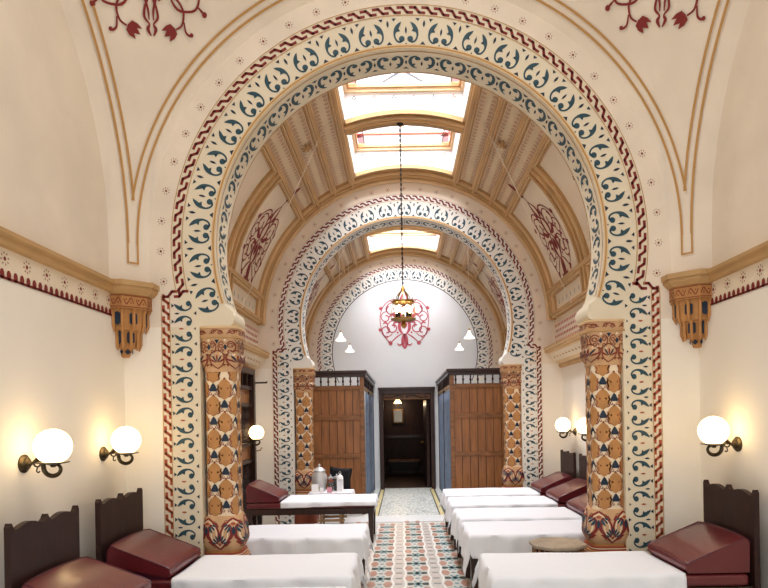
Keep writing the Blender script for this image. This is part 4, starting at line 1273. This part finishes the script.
m=MB(); m.box(-.042,.042,-.042,.042,0,.02,'white_card'); m.box(-.042,.042,-.042,.042,.17,.185,'white_card')
for a in (-.036,.036):
    for b in (-.036,.036): m.box(a-.006,a+.006,b-.006,b+.006,.02,.17,'white_card')
m.box(-.03,.03,-.037,-.033,.03,.16,'towel'); m.box(-.03,.03,.033,.037,.03,.16,'towel'); m.box(-.037,-.033,-.03,.03,.03,.16,'towel'); m.box(.033,.037,-.03,.03,.03,.16,'towel')
m.build('body',ln)
m=MB(); m.lathe([(.046,.185),(.044,.205),(.03,.23),(.012,.24),(.006,.26),(0,.262)],'white_card',(0,0,0),16); m.tube([(-.018,0,.25),(-.016,0,.275),(0,0,.287),(.016,0,.275),(.018,0,.25)],.003,'metal_grey',6); m.build('dome',ln,smooth=40)
tag(ln,'small white lantern with a domed top on the right of the small table','lantern')
def card(x,y,w_,h_,m_,label,rz=0):
    m=MB(); m.prism([(0.03,0),(0,h_),(-.002,h_),(.028,0)],-w_/2,w_/2,m_,lambda a,b,c:(c,a-.02,b)); m.prism([(-.03,0),(0,h_),(.002,h_),(-.028,0)],-w_/2,w_/2,m_,lambda a,b,c:(c,a-.02,b))
    o=m.build('tent_card'); o.location=(tx+x,ty+y,TZ); o.rotation_euler=(0,0,rz); tag(o,label,'card','folded cards on the small table')
card(-.22,-.14,.10,.12,'white_card','larger white folded card in front of the grey urn',.1)
card(-.12,-.15,.05,.07,'white_card','little white folded card beside the larger white one',-.1)
card(-.01,-.155,.07,.075,'pink_card','pink folded card in the middle of the small table',.05)
# black cushion leaning behind
m=MB(); rows=[]
for j in range(13):
    v=-1+2*j/12; row=[]; 
    for i in range(13):
        u=-1+2*i/12; k=(1-u**4)*(1-v**4)
        row.append((u*.17*(1-.08*(1-u*u)*0-.10*(1-abs(v))*abs(u)**3), -.055*k**.5, v*.17*(1-.10*(1-abs(u))*abs(v)**3)))
    rows.append(row)
m.grid(rows,'black_cloth'); m.grid([[(p[0],-p[1],p[2]) for p in r] for r in rows],'black_cloth')
o=m.build('cushion',smooth=60); o.location=(tx+.10,ty+.29,TZ+.15); o.rotation_euler=(0,.10,0)
tag(o,'black square cushion propped up behind the jars and lantern','cushion')
# ------------------------------------------------------------------ lights and world
w=bpy.data.worlds.new('World'); S.world=w; w.use_nodes=True
bg=w.node_tree.nodes['Background']; bg.inputs['Color'].default_value=(.96,.97,1,1); bg.inputs['Strength'].default_value=1.4
def area(name,loc,sx,sy,power,col=(1,1,1),rot=(0,0,0)):
    l=bpy.data.lights.new(name,'AREA'); l.shape='RECTANGLE'; l.size=sx; l.size_y=sy; l.energy=power; l.color=col
    o=bpy.data.objects.new(name,l); C.objects.link(o); o.location=loc; o.rotation_euler=rot; return o
area('daylight_dome',(0,SY,zo+.6),1.9,1.9,50,(1,.96,.90))
for y,p in ((6.62,200),(8.37,200),(10.92,340),(12.63,220)):
    area('daylight_skylight',(0,y,6.6),1.3,1.3,p,(.97,.98,1))

l=bpy.data.lights.new('corridor_glow','POINT'); l.energy=9; l.color=(1,.75,.5); l.shadow_soft_size=.05
o=bpy.data.objects.new('corridor_glow',l); C.objects.link(o); o.location=(-.20,17.0,1.92)
# ------------------------------------------------------------------ camera
cam=bpy.data.cameras.new('camera'); co=bpy.data.objects.new('camera',cam); C.objects.link(co); S.camera=co
cam.sensor_width=36; cam.lens=36*620/768; cam.clip_start=.02
cam.shift_x=(384-402.2)/768; cam.shift_y=(416.7-294)/768
co.matrix_world=Matrix.Translation((-.085,0,1.6)) @ Matrix.Rotation(PI/2,4,'X') @ Matrix.Rotation(-math.radians(1.0),4,'Z')
S.view_settings.view_transform='Standard'; S.view_settings.look='None'; S.view_settings.gamma=1; S.view_settings.use_curve_mapping=False
S.view_settings.exposure=0.12
S.cycles.use_denoising=True
S.cycles.max_bounces=12; S.cycles.diffuse_bounces=9; S.cycles.transparent_max_bounces=12
S.cycles.caustics_refractive=False; S.cycles.caustics_reflective=False
S.cycles.sample_clamp_indirect=6
